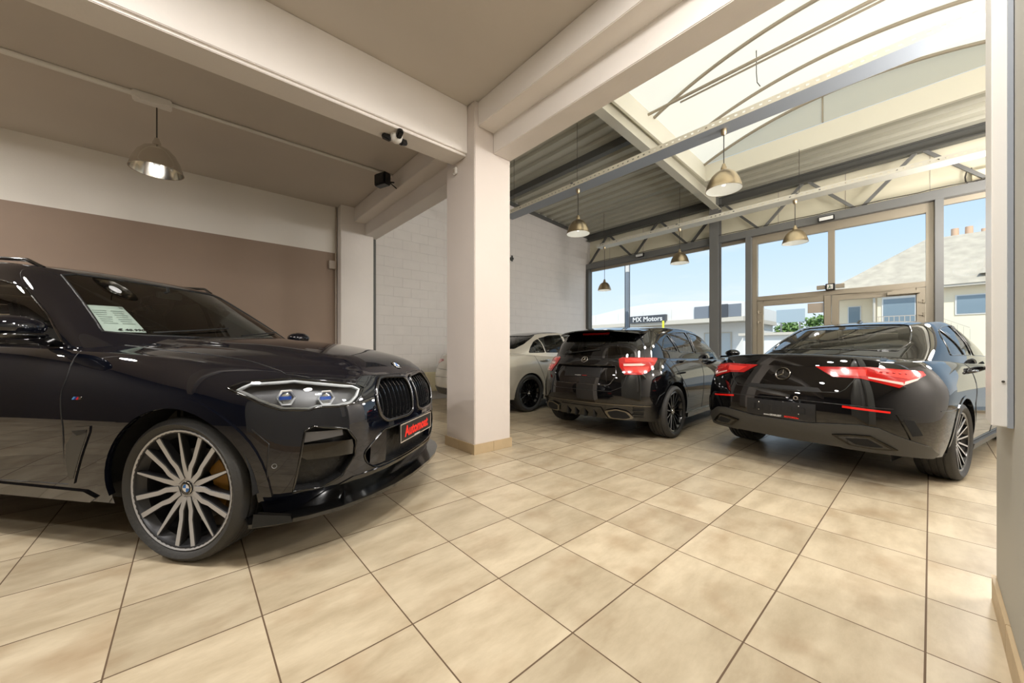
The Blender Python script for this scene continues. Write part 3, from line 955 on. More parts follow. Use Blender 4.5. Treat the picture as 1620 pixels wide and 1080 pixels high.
def rim_mesh(W, rim, lip=.016):
    b = MB(); h = W/2
    prof = [(rim-.004, -h*.8), (rim+.006, -h*.86), (rim-.002, -h*.90), (rim-lip, -h*.86), (rim-lip-.004, -h*.74), (rim-.04, -h*.55), (rim-.045, h*.5), (rim-.01, h*.8)]
    b.lathe(prof, 72, 'y')
    me = b.mesh('rim', smooth=35)
    return me

def spoke_mesh(pts, w, d, name='spoke', flare=None):
    """pts: (radius, across, face_y) polyline; w,d: widths along it"""
    b = MB(); vs = []; n = len(pts)
    for i, (r, a, y) in enumerate(pts):
        ww = w[i]/2; dd = d[i]
        vs += [(a-ww, y+.004, r), (a-ww*.8, y, r), (a+ww*.8, y, r), (a+ww, y+.004, r), (a+ww*.9, y+dd, r), (a-ww*.9, y+dd, r)]
    f = []
    for i in range(n-1):
        for k in range(6):
            f.append((i*6+k, i*6+(k+1) % 6, (i+1)*6+(k+1) % 6, (i+1)*6+k))
    f.append(tuple(range(6))); f.append(tuple((n-1)*6+k for k in reversed(range(6))))
    b.add(vs, f)
    return b.mesh(name, smooth=25)

def set_face_mats(me, fn):
    me.polygons.foreach_set('material_index', [fn(p) for p in me.polygons])

def wheels(car, specs, R, W, rim, style, rub, rimmat, spokemats, capmat, y_out, disc_r=.19, caliper=None, spin=.3, emblem=None, hubr=.035, bright_hub=False):
    """specs: list of (x, side) side -1 right, +1 left; y_out: distance of the tyre's outer face from the centre plane"""
    ty = tyre_mesh(R, W, rim); rm = rim_mesh(W, rim)
    protos = style()
    for x, side in specs:
        yc = side*(y_out - W/2)
        w = link('wheel', ty, rub, car.root); w.location = (x, yc, R)
        w.rotation_euler = (0, 0, 0 if side < 0 else PI)
        if not ty.materials: ty.materials.append(rub)
        r = link('rim', rm, None, w)
        if not rm.materials: rm.materials.append(rimmat)
        for me, angs in protos:
            for a in angs:
                s = link('spoke', me, None, w); s.rotation_euler = (0, a+spin, 0)
        c = MB().lathe([(0,-.004-W/2*.62),(hubr*.8,-.004-W/2*.62),(hubr,-W/2*.58),(hubr+.004,-W/2*.4),(0,-W/2*.4)], 24, 'y')
        h = c.build('hub_cap', capmat, w, smooth=40)
        if bright_hub:
            MB().lathe([(rim-.012,-W/2*.87),(rim-.002,-W/2*.905),(rim+.003,-W/2*.87)], 64, 'y').build('rim_lip', M['machined'], w, smooth=40)
            MB().lathe([(hubr,-W*.31),(.072,-W*.325),(.078,-W*.30),(.05,-W*.2)], 30, 'y').build('hub_plate', M['machined'], w, smooth=30)
        if emblem: emblem(w, -.004-W/2*.62, hubr)
        dk = MB().lathe([(.06,-.012),(disc_r,-.012),(disc_r,.012),(.06,.012)], 48, 'y', close=True).lathe([(0,-.05),(.075,-.05),(.085,-.0),(0,-.0)], 24, 'y')
        dk.build('brake_disc', M['disc'], w, smooth=30)
        if caliper:
            cb = MB()
            a0, a1 = caliper[1], caliper[2]
            P = []
            for i in range(9):
                a = a0+(a1-a0)*i/8
                P.append(a)
            cb.lathe([(disc_r-.065,-.055),(disc_r+.02,-.05),(disc_r+.028,.0),(disc_r+.02,.04),(disc_r-.065,.04)], 10, 'y', (0,0,0), a0, a1, close=True)
            cb.build('brake_caliper', caliper[0], w, smooth=40)
        nb = MB()
        for i in range(5):
            a = 2*PI*i/5+spin+.3
            nb.lathe([(0,-W/2*.66),(.010,-W/2*.66),(.010,-W/2*.2),(0,-W/2*.2)], 8, 'y', (.056*math.sin(a), 0, .056*math.cos(a)))
        nb.build('wheel_bolts', M['black_gloss'], w)

def arch_liners(car, xs, z, R, w_in, w_out):
    for x in xs:
        for q in (-1, 1):
            b = MB()
            b.lathe([(R, q*w_in), (R, q*w_out)], 28, 'y', (x, 0, z), 0, PI)
            v = [(x+R*math.cos(PI*i/28), q*w_in, z+R*math.sin(PI*i/28)) for i in range(29)]
            v += [(x-R, q*w_in, z-.2), (x+R, q*w_in, z-.2)]
            b.add(v + [(x, q*w_in, z)], [(i, i+1, 31) for i in range(28)] + [(28, 29, 31), (29, 30, 31), (30, 0, 31)])
            b.build('wheel_well_liner', M['well'], car.root)

def star_emblem(me_parent, M4, r, mat, name='star_emblem'):
    b = MB()
    b.tube([(r*math.cos(t*PI/16), r*math.sin(t*PI/16), 0) for t in range(32)], r*.10, 8, True)
    for k in range(3):
        a = PI/2+k*2*PI/3
        d = Vector((math.cos(a), math.sin(a), 0)); s = Vector((-d.y, d.x, 0))
        b.add([d*r*.96, s*r*.13, -d*r*.12, -s*r*.13, Vector((0,0,r*.16))], [(0,1,4),(1,2,4),(2,3,4),(3,0,4)])
    me = b.mesh(name, smooth=30); me.transform(M4)
    return link(name, me, mat, me_parent)

def car_materials():
    M['black_paint'] = paint_black('black_car_paint', (.003,.003,.0035))
    M['carbon_paint'] = paint_black('blue_black_car_paint', (.0028,.0036,.0075))
    M['room_toned_paint'] = pmat('room_toned_car_paint', (196,190,176), .3, metal=.15, coat=1)  # pale car, the light's beige-grey cast is put into the paint colour
    M['black_gloss'] = pmat('black_gloss_trim', (8,8,8), .12, coat=.6)
    M['black_matt'] = pmat('black_matt_trim', (20,20,20), .55)
    M['well'] = pmat('wheel_well_black', (10,10,10), .85)
    M['rubber'] = pmat('tyre_rubber', (50,49,47), .62, bump=.2, bscale=80)
    M['seam'] = pmat('panel_gap', (34,34,35), .3)
    M['disc'] = pmat('brake_disc_steel', (120,118,114), .35, metal=1)
    M['gold'] = pmat('gold_caliper', (140,100,30), .4, metal=.3)
    M['rim_dark'] = pmat('rim_dark_grey', (58,58,60), .35, metal=.4)
    M['rim_black'] = pmat('rim_gloss_black', (12,12,13), .2, coat=.6)
    M['machined'] = pmat('machined_alloy', (186,186,188), .35, metal=.25)
    M['chrome_trim'] = pmat('chrome_trim', (220,218,212), .12, metal=1)
    M['tint'] = glassmat('tinted_car_glass', (.66,.70,.69), 1.5)
    M['tint_dark'] = glassmat('dark_tinted_car_glass', (.28,.30,.29), 1.5)
    M['clear'] = glassmat('windscreen_glass', (.82,.87,.84), 1.5)
    M['lamp_glass'] = glassmat('headlamp_cover', (.93,.95,.96), 1.45)
    M['tail_red'] = pmat('tail_lamp_red', (176,16,14), .12, coat=1)
    M['tail_bright'] = pmat('tail_lamp_bright_red', (232,50,40), .18, coat=1)
    M['tail_clear'] = pmat('tail_lamp_clear', (232,196,186), .15, coat=1)
    M['reflector'] = pmat('red_reflector', (226,30,22), .2, coat=1)
    M['seat'] = pmat('black_leather', (26,25,24), .5)
    M['cabin_in'] = pmat('cabin_lining', (66,64,58), .7)
    M['plate_black'] = pmat('plate_holder_black', (26,26,27), .4)
    M['red_text'] = pmat('red_lettering', (232,42,30), .45)
    M['white_text'] = pmat('white_lettering', (226,226,222), .45)
    M['diffuser'] = pmat('dark_grey_bumper_plastic', (58,57,54), .45)
    M['blue'] = pmat('blue_enamel', (40,110,190), .25)
    M['white_enamel'] = pmat('white_enamel', (236,236,236), .25)
    M['paper'] = pmat('white_paper', (206,214,208), .6)
    M['lamp_in'] = pmat('lamp_bowl', (100,99,100), .45, metal=.6)
    M['blue_lens'] = pmat('blue_lamp_lens', (30,90,200), .15, coat=1)

def interior(car, x_dash, x_seat, x_rear, zf, belt, hw, rear_high=True):
    """dark floor tub, dashboard, wheel, two front seats, rear bench"""
    t = MB().box(x_rear-.3, x_dash+.35, -hw+.02, hw-.02, zf, zf+.05).build('cabin_floor', M['cabin_in'], car.root)
    d = MB().prism([(x_dash+.35,zf+.05),(x_dash-.12,zf+.3),(x_dash-.20,belt-.22),(x_dash-.16,belt-.07),(x_dash,belt-.03),(x_dash+.5,belt-.06),(x_dash+.5,zf+.1)], -hw+.05, hw-.05, 'y')
    d.build('dashboard', M['cabin_in'], car.root, bevel=.02)
    def seat(x, y, w=.25):
        s = MB().box(x-.05, x+.45, y-w, y+w, zf+.15, zf+.34)
        s.prism([(x-.02,zf+.22),(x-.28,zf+.86),(x-.20,zf+.90),(x+.10,zf+.30)], y-w, y+w, 'y')
        o = s.build('seat', M['seat'], car.root, bevel=.03)
        MB().prism([(x-.32,zf+.90),(x-.37,zf+1.08),(x-.28,zf+1.10),(x-.22,zf+.92)], y-.13, y+.13, 'y').build('headrest', M['seat'], o, bevel=.025)
    for y in (-.38, .38): seat(x_seat, y)
    if rear_high:
        for y in (-.38, .38): seat(x_rear+.28, y, .30)
    else:
        MB().prism([(x_rear+.75,zf+.15),(x_rear+.75,zf+.32),(x_rear+.32,zf+.30),(x_rear+.05,zf+.70),(x_rear-.08,zf+.66),(x_rear+.15,zf+.15)], -.62, .62, 'y').build('rear_bench', M['seat'], car.root, bevel=.03)
    st = MB()
    c = Vector((x_dash-.42, .38, belt-.12)); n = Vector((-.85,0,.5)).normalized(); u = Vector((0,1,0)); v = n.cross(u)
    st.tube([c+u*(.18*math.cos(k*PI/14))+v*(.18*math.sin(k*PI/14)) for k in range(28)], .015, 8, True)
    for a in (0, PI, 1.5*PI): st.bar(c, c+u*(.18*math.cos(a))+v*(.18*math.sin(a)), .03, .015)
    st.tube([c, c-n*.25], .03, 8)
    st.build('steering_wheel', M['seat'], car.root, smooth=40)

def under(car, x0, x1, hw, z0, z1):
    MB().box(x0, x1, -hw, hw, z0, z1).build('underbody', M['well'], car.root)
# ---------------------------------------------------------------- body shapes (metres, x forward, z up)
def suv_shapes():
    b = [rail(-3.98,.79,.5,.75,2.8,2.5,[(-4,.90),(-3,.955),(-1.5,.945),(0,.955),(.8,.93)],[(-4,.36),(-3.4,.30),(-2.5,.27),(-.6,.27),(.3,.25),(.8,.22)]),
         rail(-4.04,.85,.5,.75,2.8,2.5,[(-4,.93),(-3,.99),(-1.5,.965),(0,.99),(.8,.95)],[(-4,.48),(-1,.42),(.4,.40),(.85,.36)]),
         rail(-4.05,.865,.5,.75,2.8,2.5,[(-4,.94),(-3,1.0),(-1.5,.985),(0,1.0),(.8,.95)],[(-4,.68),(-1,.64),(.85,.60)]),
         rail(-4.00,.845,.5,.75,2.8,2.5,[(-4,.92),(-3,.99),(-1.5,.98),(0,.985),(.8,.93)],[(-4,.95),(-1.5,.90),(0,.87),(.8,.80)]),
         rail(-3.92,.785,.5,.75,2.8,2.6,[(-4,.84),(-3,.90),(-1.5,.905),(-.6,.90),(0,.88),(.7,.80)],[(-4,1.15),(-3,1.16),(-1.5,1.12),(-.7,1.085),(0,1.03),(.5,.965),(.77,.925)])]
    crown = [(-4,.0),(-3.5,.05),(-1,.11),(-.5,.115),(0,.115),(.5,.095),(.66,.066),(.74,.036),(.785,0)]
    c = [rail(-3.95,-.42,.5,.5,3,2.6,[(-4,.80),(-2,.875),(-.7,.86)],[(-4,1.10),(-2,1.08),(-.9,1.05),(-.4,1.05)]),
         rail(-3.85,-.93,.5,.45,3,2.8,[(-4,.74),(-2,.80),(-.9,.78)],[(-4,1.40),(-2,1.42),(-.9,1.36)]),
         rail(-3.55,-1.42,.4,.35,3,3,[(-3.5,.62),(-2.5,.67),(-1.5,.66)],[(-3.6,1.62),(-2.6,1.70),(-2,1.705),(-1.6,1.67),(-1.4,1.63)])]
    cc = [(-3.6,0),(-3,.035),(-2,.045),(-1.6,.03),(-1.42,0)]
    return b, crown, c, cc

def hatch_shapes():
    b = [rail(-.72,3.5,.42,.7,2.7,2.5,[(-.8,.77),(0,.86),(1.3,.845),(2.7,.86),(3.5,.8)],[(-.8,.27),(-.3,.24),(.4,.20),(2.3,.20),(3.5,.18)]),
         rail(-.79,3.56,.52,.7,2.6,2.5,[(-.8,.81),(0,.885),(1.3,.87),(2.7,.88),(3.5,.82)],[(-.8,.42),(1,.38),(3.5,.34)]),
         rail(-.80,3.58,.54,.7,2.5,2.5,[(-.8,.82),(0,.895),(1.3,.885),(2.7,.89),(3.5,.82)],[(-.8,.62),(1,.60),(3.5,.52)]),
         rail(-.76,3.52,.56,.7,2.5,2.5,[(-.8,.79),(0,.88),(1.3,.88),(2.7,.87),(3.5,.78)],[(-.8,.83),(1,.80),(2.5,.76),(3.5,.66)]),
         rail(-.66,3.40,.54,.7,2.6,2.6,[(-.8,.71),(0,.80),(1.3,.82),(2.2,.80),(3.4,.70)],[(-.8,1.0),(0,.985),(1.3,.955),(2.2,.915),(2.8,.85),(3.4,.74)])]
    crown = [(-.66,0),(-.5,.03),(0,.06),(2,.07),(2.8,.06),(3.2,.03),(3.4,0)]
    c = [rail(-.68,2.50,.46,.5,2.6,2.6,[(-.7,.68),(0,.765),(1.3,.79),(2.2,.77)],[(-.7,.95),(1,.92),(2.4,.90)]),
         rail(-.57,2.10,.42,.45,2.6,2.6,[(-.7,.61),(0,.70),(1.3,.725),(2,.70)],[(-.7,1.19),(1,1.20),(2.1,1.14)]),
         rail(-.36,1.66,.32,.38,2.6,3,[(-.4,.50),(0,.575),(.8,.605),(1.6,.58)],[(-.4,1.355),(.3,1.395),(.9,1.40),(1.4,1.375),(1.66,1.335)])]
    cc = [(-.36,0),(-.1,.022),(.6,.032),(1.2,.028),(1.5,.012),(1.66,0)]
    return b, crown, c, cc

def coupe_shapes(roof=0.0, tail=0.0, deck=0.0):
    T, D = tail, deck
    b = [rail(-.94-T,3.58,.45,.7,2.8,2.5,[(-1,.80),(-.3,.87),(1.3,.86),(2.7,.875),(3.5,.8)],[(-1,.30),(-.4,.25),(.4,.20),(2.3,.20),(3.5,.18)]),
         rail(-1.02-T,3.64,.55,.7,2.6,2.5,[(-1,.86),(-.3,.905),(1.3,.89),(2.7,.90),(3.5,.82)],[(-1,.44),(1,.38),(3.5,.34)]),
         rail(-1.03-T,3.66,.58,.7,2.6,2.5,[(-1,.87),(-.3,.915),(1.3,.90),(2.7,.905),(3.5,.82)],[(-1,.62),(1,.58),(3.5,.52)]),
         rail(-.99-T,3.60,.60,.7,2.6,2.5,[(-1,.84),(-.3,.905),(1.3,.89),(2.7,.885),(3.5,.78)],[(-1,.82),(1,.78),(2.5,.74),(3.5,.64)]),
         rail(-.92-T,3.46,.55,.7,2.7,2.6,[(-1,.70),(-.4,.79),(.2,.83),(1.3,.83),(2.2,.81),(3.4,.70)],[(-1,.985+D),(-.3,.99+D),(.6,.965),(1.3,.945),(2.2,.90),(2.8,.83),(3.4,.72)])]
    crown = [(-.92-T,0),(-.8,.035),(-.4,.06),(.2,.05),(2,.07),(2.8,.06),(3.2,.03),(3.46,0)]
    r = roof
    c = [rail(-.52,2.52,.60,.5,2.4,2.6,[(-.6,.58),(0,.72),(.6,.79),(1.3,.80),(2.2,.775)],[(-.6,.97),(.3,.93),(1,.92),(2.4,.88)]),
         rail(-.06,2.10,.55,.45,2.4,2.6,[(-.1,.52),(.6,.69),(1.3,.72),(2,.695)],[(-.1,1.17+r),(.6,1.18+r),(1.2,1.19+r),(2.1,1.12+r)]),
         rail(.40,1.64,.40,.38,2.5,3,[(.4,.46),(.8,.545),(1.2,.575),(1.6,.56)],[(.4,1.325+r),(.8,1.38+r),(1.15,1.395+r),(1.45,1.375+r),(1.64,1.34+r)])]
    cc = [(.40,0),(.6,.02),(1.0,.035),(1.3,.028),(1.5,.012),(1.64,0)]
    return b, crown, c, cc

def suv_bonnet(x, y):
    """raised centre of the SUV's bonnet, its edges running in towards the grille"""
    if x < -1.0 or x > .76: return 0.0
    ye = .60 - .16*max(0.0, min(1.0, (x+.6)/1.3))
    t = max(0.0, min(1.0, (ye+.03-abs(y))/.06)); t = t*t*(3-2*t)
    return .017*t*max(0.0, min(1.0, (.76-x)/.12))

def build_shell(shapes, hoodf=None):
    b, cr, c, cc = shapes
    B = shell(b, cr, fr=(.95,.88,.80,.72,.66,.60,.54,.46,.34,.18,0.0), k=4, hoodf=hoodf) if hoodf else shell(b, cr); K = shell(c, cc, k=8)
    return B, K, c
SUV_LOC, SUV_HEAD = (.7165, 3.158, 0), math.radians(-50.5)
HATCH_LOC, HATCH_HEAD = (4.57, 2.97, 0), math.radians(2.6)
COUPE_LOC, COUPE_HEAD = (5.11, .70, 0), math.radians(-11.4)
SEDAN_LOC, SEDAN_HEAD = (4.55, 5.52, 0), math.radians(1.0)

def both(pts3, ax, ay):
    """outline given on the right side -> the same outline on both sides, seen along the diagonal"""
    out = []
    for s in (-1, 1):
        B = diag(ax, ay, s)
        out.append(([B.to2(Vector((p[0], p[1]*-s, p[2]))) for p in pts3], B))
    return out
def sides(poly): return [(poly, RIGHT), (poly, LEFT)]
def mirror_y(poly): return poly + [(-y, z) for y, z in reversed(poly)]
def flip(poly): return [(-y, z) for y, z in poly]
def band(cx, cz, r0, r1, a0, a1, n=26):
    o = [(cx+r1*math.cos(a0+(a1-a0)*i/n), cz+r1*math.sin(a0+(a1-a0)*i/n)) for i in range(n+1)]
    i_ = [(cx+r0*math.cos(a0+(a1-a0)*i/n), cz+r0*math.sin(a0+(a1-a0)*i/n)) for i in range(n, -1, -1)]
    return o + i_
def quads(cx, cz, r0, r1, a0, a1, n=26):
    """a band as a row of small four sided outlines (each one convex)"""
    P = []
    for i in range(n):
        t, u = a0+(a1-a0)*i/n, a0+(a1-a0)*(i+1)/n
        P.append([(cx+r0*math.cos(t), cz+r0*math.sin(t)), (cx+r1*math.cos(t), cz+r1*math.sin(t)), (cx+r1*math.cos(u), cz+r1*math.sin(u)), (cx+r0*math.cos(u), cz+r0*math.sin(u))])
    return P

def shrink(poly, k):
    cx = sum(p[0] for p in poly)/len(poly); cy = sum(p[1] for p in poly)/len(poly)
    return [(cx+(p[0]-cx)*k, cy+(p[1]-cy)*k) for p in poly]

def seam_part(car, lines, r=.0034, zone='body', name='panel_gap', mat=None, off=0.0):
    mb = MB()
    for pts, B in lines: car.line(mb, pts, B, r, zone, off)
    return mb.build(name, mat or M['seam'], car.root, smooth=60)

def arches(car, xs, z, R, Rb, off, name='wheel_arch_flare', mat=None, a=(-.12, PI+.12)):
    for x, sx in xs:
        P = circle(x, z, R, 30)
        for B in (RIGHT, LEFT):
            car.cut('arch', [(P, B)], None, keep=False, thr=.05)
            car.cut('arch', [([(x-R,z),(x-R,0),(x+R,0),(x+R,z)], B)], None, keep=False, thr=.05)
    if Rb:
        for x, sx in xs:
            for B in (RIGHT, LEFT):
                car.over(name, [(band(x, z, R, Rb, a[0], a[1], 30), B)], mat or car.paint, off=off, thick=.03, thr=.05)

def disc_on(car, q, B, r, mat, name, parent=None, zone='body', h=.004, ring=None):
    hit = car.hit(q, B, zone)
    if not hit: return None, None
    n = hit[1].normalized(); up = Vector((0,0,1)) if abs(n.z) < .9 else Vector((1,0,0))
    x = up.cross(n).normalized(); y = n.cross(x)
    M4 = Matrix(((x.x,y.x,n.x,hit[0].x),(x.y,y.y,n.y,hit[0].y),(x.z,y.z,n.z,hit[0].z),(0,0,0,1)))
    return M4, hit

def roundel(parent, M4, r):
    b = MB().lathe([(0,.0),(r,.0),(r,.003),(r*.9,.005),(r*.62,.005),(r*.6,.0035)], 32).build('badge', M['black_gloss'], parent, smooth=40)
    b.data.transform(M4)
    for k in range(4):
        m = MB().lathe([(0,.0042),(r*.6,.0042)], 8, a0=k*PI/2, a1=(k+1)*PI/2)
        o = m.build('badge_quadrant', M['blue'] if k % 2 else M['white_enamel'], b); o.data.transform(M4)
    t = MB().lathe([(r*.60,.0045),(r*.65,.0055)], 32).lathe([(r,.003),(r*.95,.0055)], 32)
    o = t.build('badge_ring', M['chrome_trim'], b); o.data.transform(M4)
    return b

def handle(car, x, z, B, zone='body'):
    h = car.hit((x, z), B, zone)
    if not h: return
    s = 1 if B is LEFT else -1
    p = h[0]
    MB().tube([(x-.10,p.y,z),(x-.085,p.y+s*.03,z+.002),(x,p.y+s*.036,z+.004),(x+.085,p.y+s*.03,z+.002),(x+.10,p.y,z)], [.010,.013,.014,.013,.010], 10).build('door_handle', car.paint, car.root, smooth=60)

def mirror(car, x, y, z, s, paint, rx=.10, ry=.125, rz=.062, root=None):
    m = MB()
    m.ball((x, s*y, z), rx, ry, rz, 12)
    o = m.build('door_mirror', paint, car.root, smooth=60)
    MB().lathe([(0,-rx*.55),(rz*.92,-rx*.55),(rz*.92,-rx*.5),(0,-rx*.5)], 24, 'x', (0,0,0)).build('mirror_glass', M['chrome_trim'], o)
    g = o.children[0]; g.data.transform(Matrix.Translation((x, s*y, z)) @ Matrix.Diagonal((1, 1.75, .95, 1)))
    b = MB().ball((x+.005, s*(y-.005), z-rz*.72), rx*.95, ry*1.0, rz*.42, 10)
    r = root or (x-.04, s*(y-ry-.04), z-rz-.04)
    b.bar((x, s*(y-ry*.6), z-rz*.8), r, .07, .03)
    b.build('mirror_foot', M['black_gloss'], o, smooth=60)

def wheel_style_double(W):
    def st():
        pr = []
        for s in (-1, 1):
            me = spoke_mesh([(.045, s*.010, -W*.33), (.115, s*.030, -W*.36), (.160, s*.029, -W*.375), (.297, s*.050, -W*.42)], [.034,.032,.028,.032], [.06,.05,.045,.03])
            pr.append(me)
        th = spoke_mesh([(.055, 0, -W*.31), (.14, 0, -W*.36), (.296, 0, -W*.41)], [.036,.028,.012], [.05,.045,.03])
        out = []
        for me in pr + [th]:
            me.materials.append(M['machined']); me.materials.append(M['rim_dark'])
            set_face_mats(me, lambda p: 0 if p.normal.y < -.75 else 1)
        A = [k*2*PI/5 for k in range(5)]
        return [(pr[0], A), (pr[1], A), (th, [a+PI/5 for a in A])]
    return st

def wheel_style_multi(W, rim, n, bright, hub=.05):
    def st():
        me = spoke_mesh([(hub*.8, 0, -W*.31), (hub+.05, 0, -W*.35), (rim-.02, 0, -W*.43)], [.022,.017,.016], [.05,.04,.025])
        me.materials.append(M['machined'] if bright else M['rim_black']); me.materials.append(M['rim_black'])
        set_face_mats(me, lambda p: 0 if p.normal.y < -.75 else 1)
        tip = spoke_mesh([(rim-.06, .012, -W*.405), (rim-.018, .022, -W*.43)], [.010,.010], [.02,.02])
        tip.materials.append(M['machined']); tip.materials.append(M['rim_black'])
        set_face_mats(tip, lambda p: 0 if p.normal.y < -.75 else 1)
        A = [k*2*PI/n for k in range(n)]
        return [(me, A)]
    return st

# ---------------------------------------------------------------- the dark SUV
def build_suv():
    B_, K_, c = build_shell(suv_shapes(), suv_bonnet)
    drop_inside_cabin(B_, c[0])
    car = Car('car', 'big blue-black SUV with bright double spoke wheels parked in the left bay', SUV_LOC, SUV_HEAD, B_, K_, M['carbon_paint'])
    root = car.root
    arches(car, ((-.015, 1), (-2.975, 1)), .375, .428, .484, .014)
    arch_liners(car, (-.02, -2.975), .375, .45, .60, .97)
    under(car, -2.5, -.5, .86, .26, .40)
    MB().box(-3.9, .55, -.58, .58, .28, .5).build('underbody', M['well'], root)
    # glazing
    ws = [(-.735,1.215),(-.62,1.197),(-.3,1.19),(.3,1.19),(.62,1.197),(.735,1.215),(.70,1.31),(.585,1.615),(.50,1.64),(-.50,1.64),(-.585,1.615),(-.70,1.31)]
    car.cut('windscreen', [(ws, FRONT)], M['clear'], zone='cabin', off=-.003, depth=(-2.2,9))
    fw = rounded([(-.975,1.13),(-1.17,1.31),(-1.46,1.505),(-1.80,1.585),(-1.785,1.145)], [.02,.05,.08,.03,.03])
    rw = rounded([(-1.86,1.147),(-1.88,1.588),(-2.55,1.585),(-2.92,1.52),(-2.80,1.17)], .03)
    qw = rounded([(-2.88,1.175),(-3.0,1.50),(-3.28,1.40),(-3.42,1.27),(-3.40,1.20)], .04)
    for B in (RIGHT, LEFT):
        car.cut('door_window', [(fw, B)], M['clear'], zone='cabin', off=-.004)
        car.cut('door_window', [(rw, B)], M['tint_dark'], zone='cabin', off=-.004)
        car.cut('quarter_window', [(qw, B)], M['tint_dark'], zone='cabin', off=-.004)
    car.cut('rear_window', [(mirror_y([(-.62,1.28),(-.52,1.56)]), REAR)], M['tint_dark'], zone='cabin', off=-.003)
    # headlamps
    H = [(.253,-.939,.904),(.305,-.894,.936),(.484,-.764,.945),(.716,-.521,.893),(.745,-.487,.870),(.754,-.529,.828),(.745,-.588,.790),(.702,-.671,.782),(.635,-.761,.789),(.608,-.794,.778),(.508,-.877,.79),(.44,-.909,.819),(.346,-.931,.866)]
    for poly, B in both(H, .75, .66):
        o = car.cut('headlamp', [(poly, B)], M['lamp_glass'], off=.001, thr=.02)
        if o is None: continue
        car.over('lamp_bowl', [(poly, B)], M['lamp_in'], o, off=-.05, thick=-.047, thr=.02)
        mb = MB(); car.line(mb, shrink(poly, .90), B, .0095, off=-.012, closed=True, step=.02)
        mb.build('light_guide', M['white_enamel'], o, smooth=60)
        mb = MB(); car.line(mb, poly, B, .006, off=.001, closed=True, step=.02); mb.build('lamp_rim', M['black_gloss'], o, smooth=60)
        us = [p[0] for p in poly]; vs = [p[1] for p in poly]
        u0, u1 = min(us), max(us)
        for f, rr in ((.34, .045), (.63, .045)):
            q = (u0+(u1-u0)*f, .832 if f < .5 else .846)
            h = car.hit(q, B)
            if not h: continue
            n = B.d; p = h[0]
            Mx = Matrix.Translation(p - n*.03) @ n.to_track_quat('Z', 'Y').to_matrix().to_4x4()
            l = MB().lathe([(0,.012),(rr*.5,.009),(rr*.72,.0),(rr*.72,-.01)], 24); lo = l.build('projector_lens', M['chrome_trim'], o, smooth=60); lo.data.transform(Mx)
            l = MB().lathe([(rr*.74,-.01),(rr*.80,.012),(rr,.016),(rr*1.05,.004)], 6); lo = l.build('hexagon_ring', M['white_enamel'], o); lo.data.transform(Mx)
            l = MB().box(-.034,.022,-.009,.009,.012,.02); lo = l.build('blue_accent', M['blue_lens'], o); lo.data.transform(Mx)
    # kidney grille
    kid = [(.028,.868),(.05,.905),(.27,.922),(.345,.912),(.41,.85),(.44,.79),(.424,.69),(.37,.648),(.12,.645),(.045,.668)]
    ko = rounded(kid, .03, 4)
    for s in (1, -1):
        P = [(y*s, z) for y, z in ko]
        car.cut('g', [(P, FRONT)], None, keep=False, thr=.02)
        k = car.over('grille_back', [(P, FRONT)], M['well'], off=-.06, thick=-.055, thr=.02)
        fr = MB(); car.line(fr, P, FRONT, .011, off=.004, closed=True, step=.02, n=8)
        fr.build('grille_frame', M['black_chrome'], k, smooth=60)
        sl = MB(); ys = [y for y, z in ko]
        for i in range(8):
            y = .058 + i*.047
            zs = [z for a, b in zip(ko, ko[1:]+ko[:1]) for z in ([a[1]+(b[1]-a[1])*(y-a[0])/(b[0]-a[0])] if (a[0]-y)*(b[0]-y) < 0 else [])]
            if len(zs) < 2: continue
            z0, z1 = min(zs)+.004, max(zs)-.004
            pts = []
            for j in range(9):
                z = z0+(z1-z0)*j/8
                h = car.hit((y*s, z), FRONT)
                if not h: continue
                kick = -.010 - .022*max(0, (z-(z1-.055))/.055) - .012*max(0, (z0+.06-z)/.06)
                pts.append(h[0]+Vector((kick,0,0)))
            for a, b in zip(pts[:-1], pts[1:]): sl.bar(a-Vector((.012,0,0)), b-Vector((.012,0,0)), .0055, .03, (1,0,0))
        sl.build('grille_slats', M['slat'], k)
    # lower intakes
    LI = [(.600,-.815,.672),(.631,-.785,.690),(.734,-.645,.652),(.762,-.600,.575),(.757,-.606,.49),(.717,-.664,.392),(.643,-.745,.346),(.548,-.838,.356)]
    for poly, B in both(LI, .75, .66):
        car.cut('g', [(poly, B)], None, keep=False, thr=.02)
        o = car.over('side_intake', [(poly, B)], M['mesh_black'], off=-.055, thick=-.053, thr=.02)
        mb = MB(); car.line(mb, poly, B, .006, off=.002, closed=True, step=.02); mb.build('intake_rim', M['black_gloss'], o, smooth=60)
        us = [p[0] for p in poly]; u0, u1 = min(us), max(us); w = u1-u0
        car.over('intake_blade', [([(u0-.0,.50),(u0+.02,.585),(u1-.005,.60),(u1,.555),(u1-.06,.515)], B)], M['black_gloss'], o, off=-.004, thick=.04, thr=.02)
        car.over('fog_strip', [([(u0+.07,.618),(u0+.075,.650),(u1-.05,.662),(u1-.005,.640),(u1-.005,.605)], B)], M['lamp_in'], o, off=-.010, thick=.03, thr=.02)
    CI = rounded([(-.55,.49),(-.53,.425),(-.46,.378),(.46,.378),(.53,.425),(.55,.49),(.40,.60),(-.40,.60)], .03)
    car.cut('g', [(CI, FRONT)], None, keep=False, thr=.02)
    o = car.over('centre_intake', [(CI, FRONT)], M['mesh_black'], off=-.05, thick=-.048, thr=.02)
    mb = MB(); car.line(mb, CI, FRONT, .006, off=.002, closed=True, step=.02); mb.build('intake_rim', M['black_gloss'], o, smooth=60)
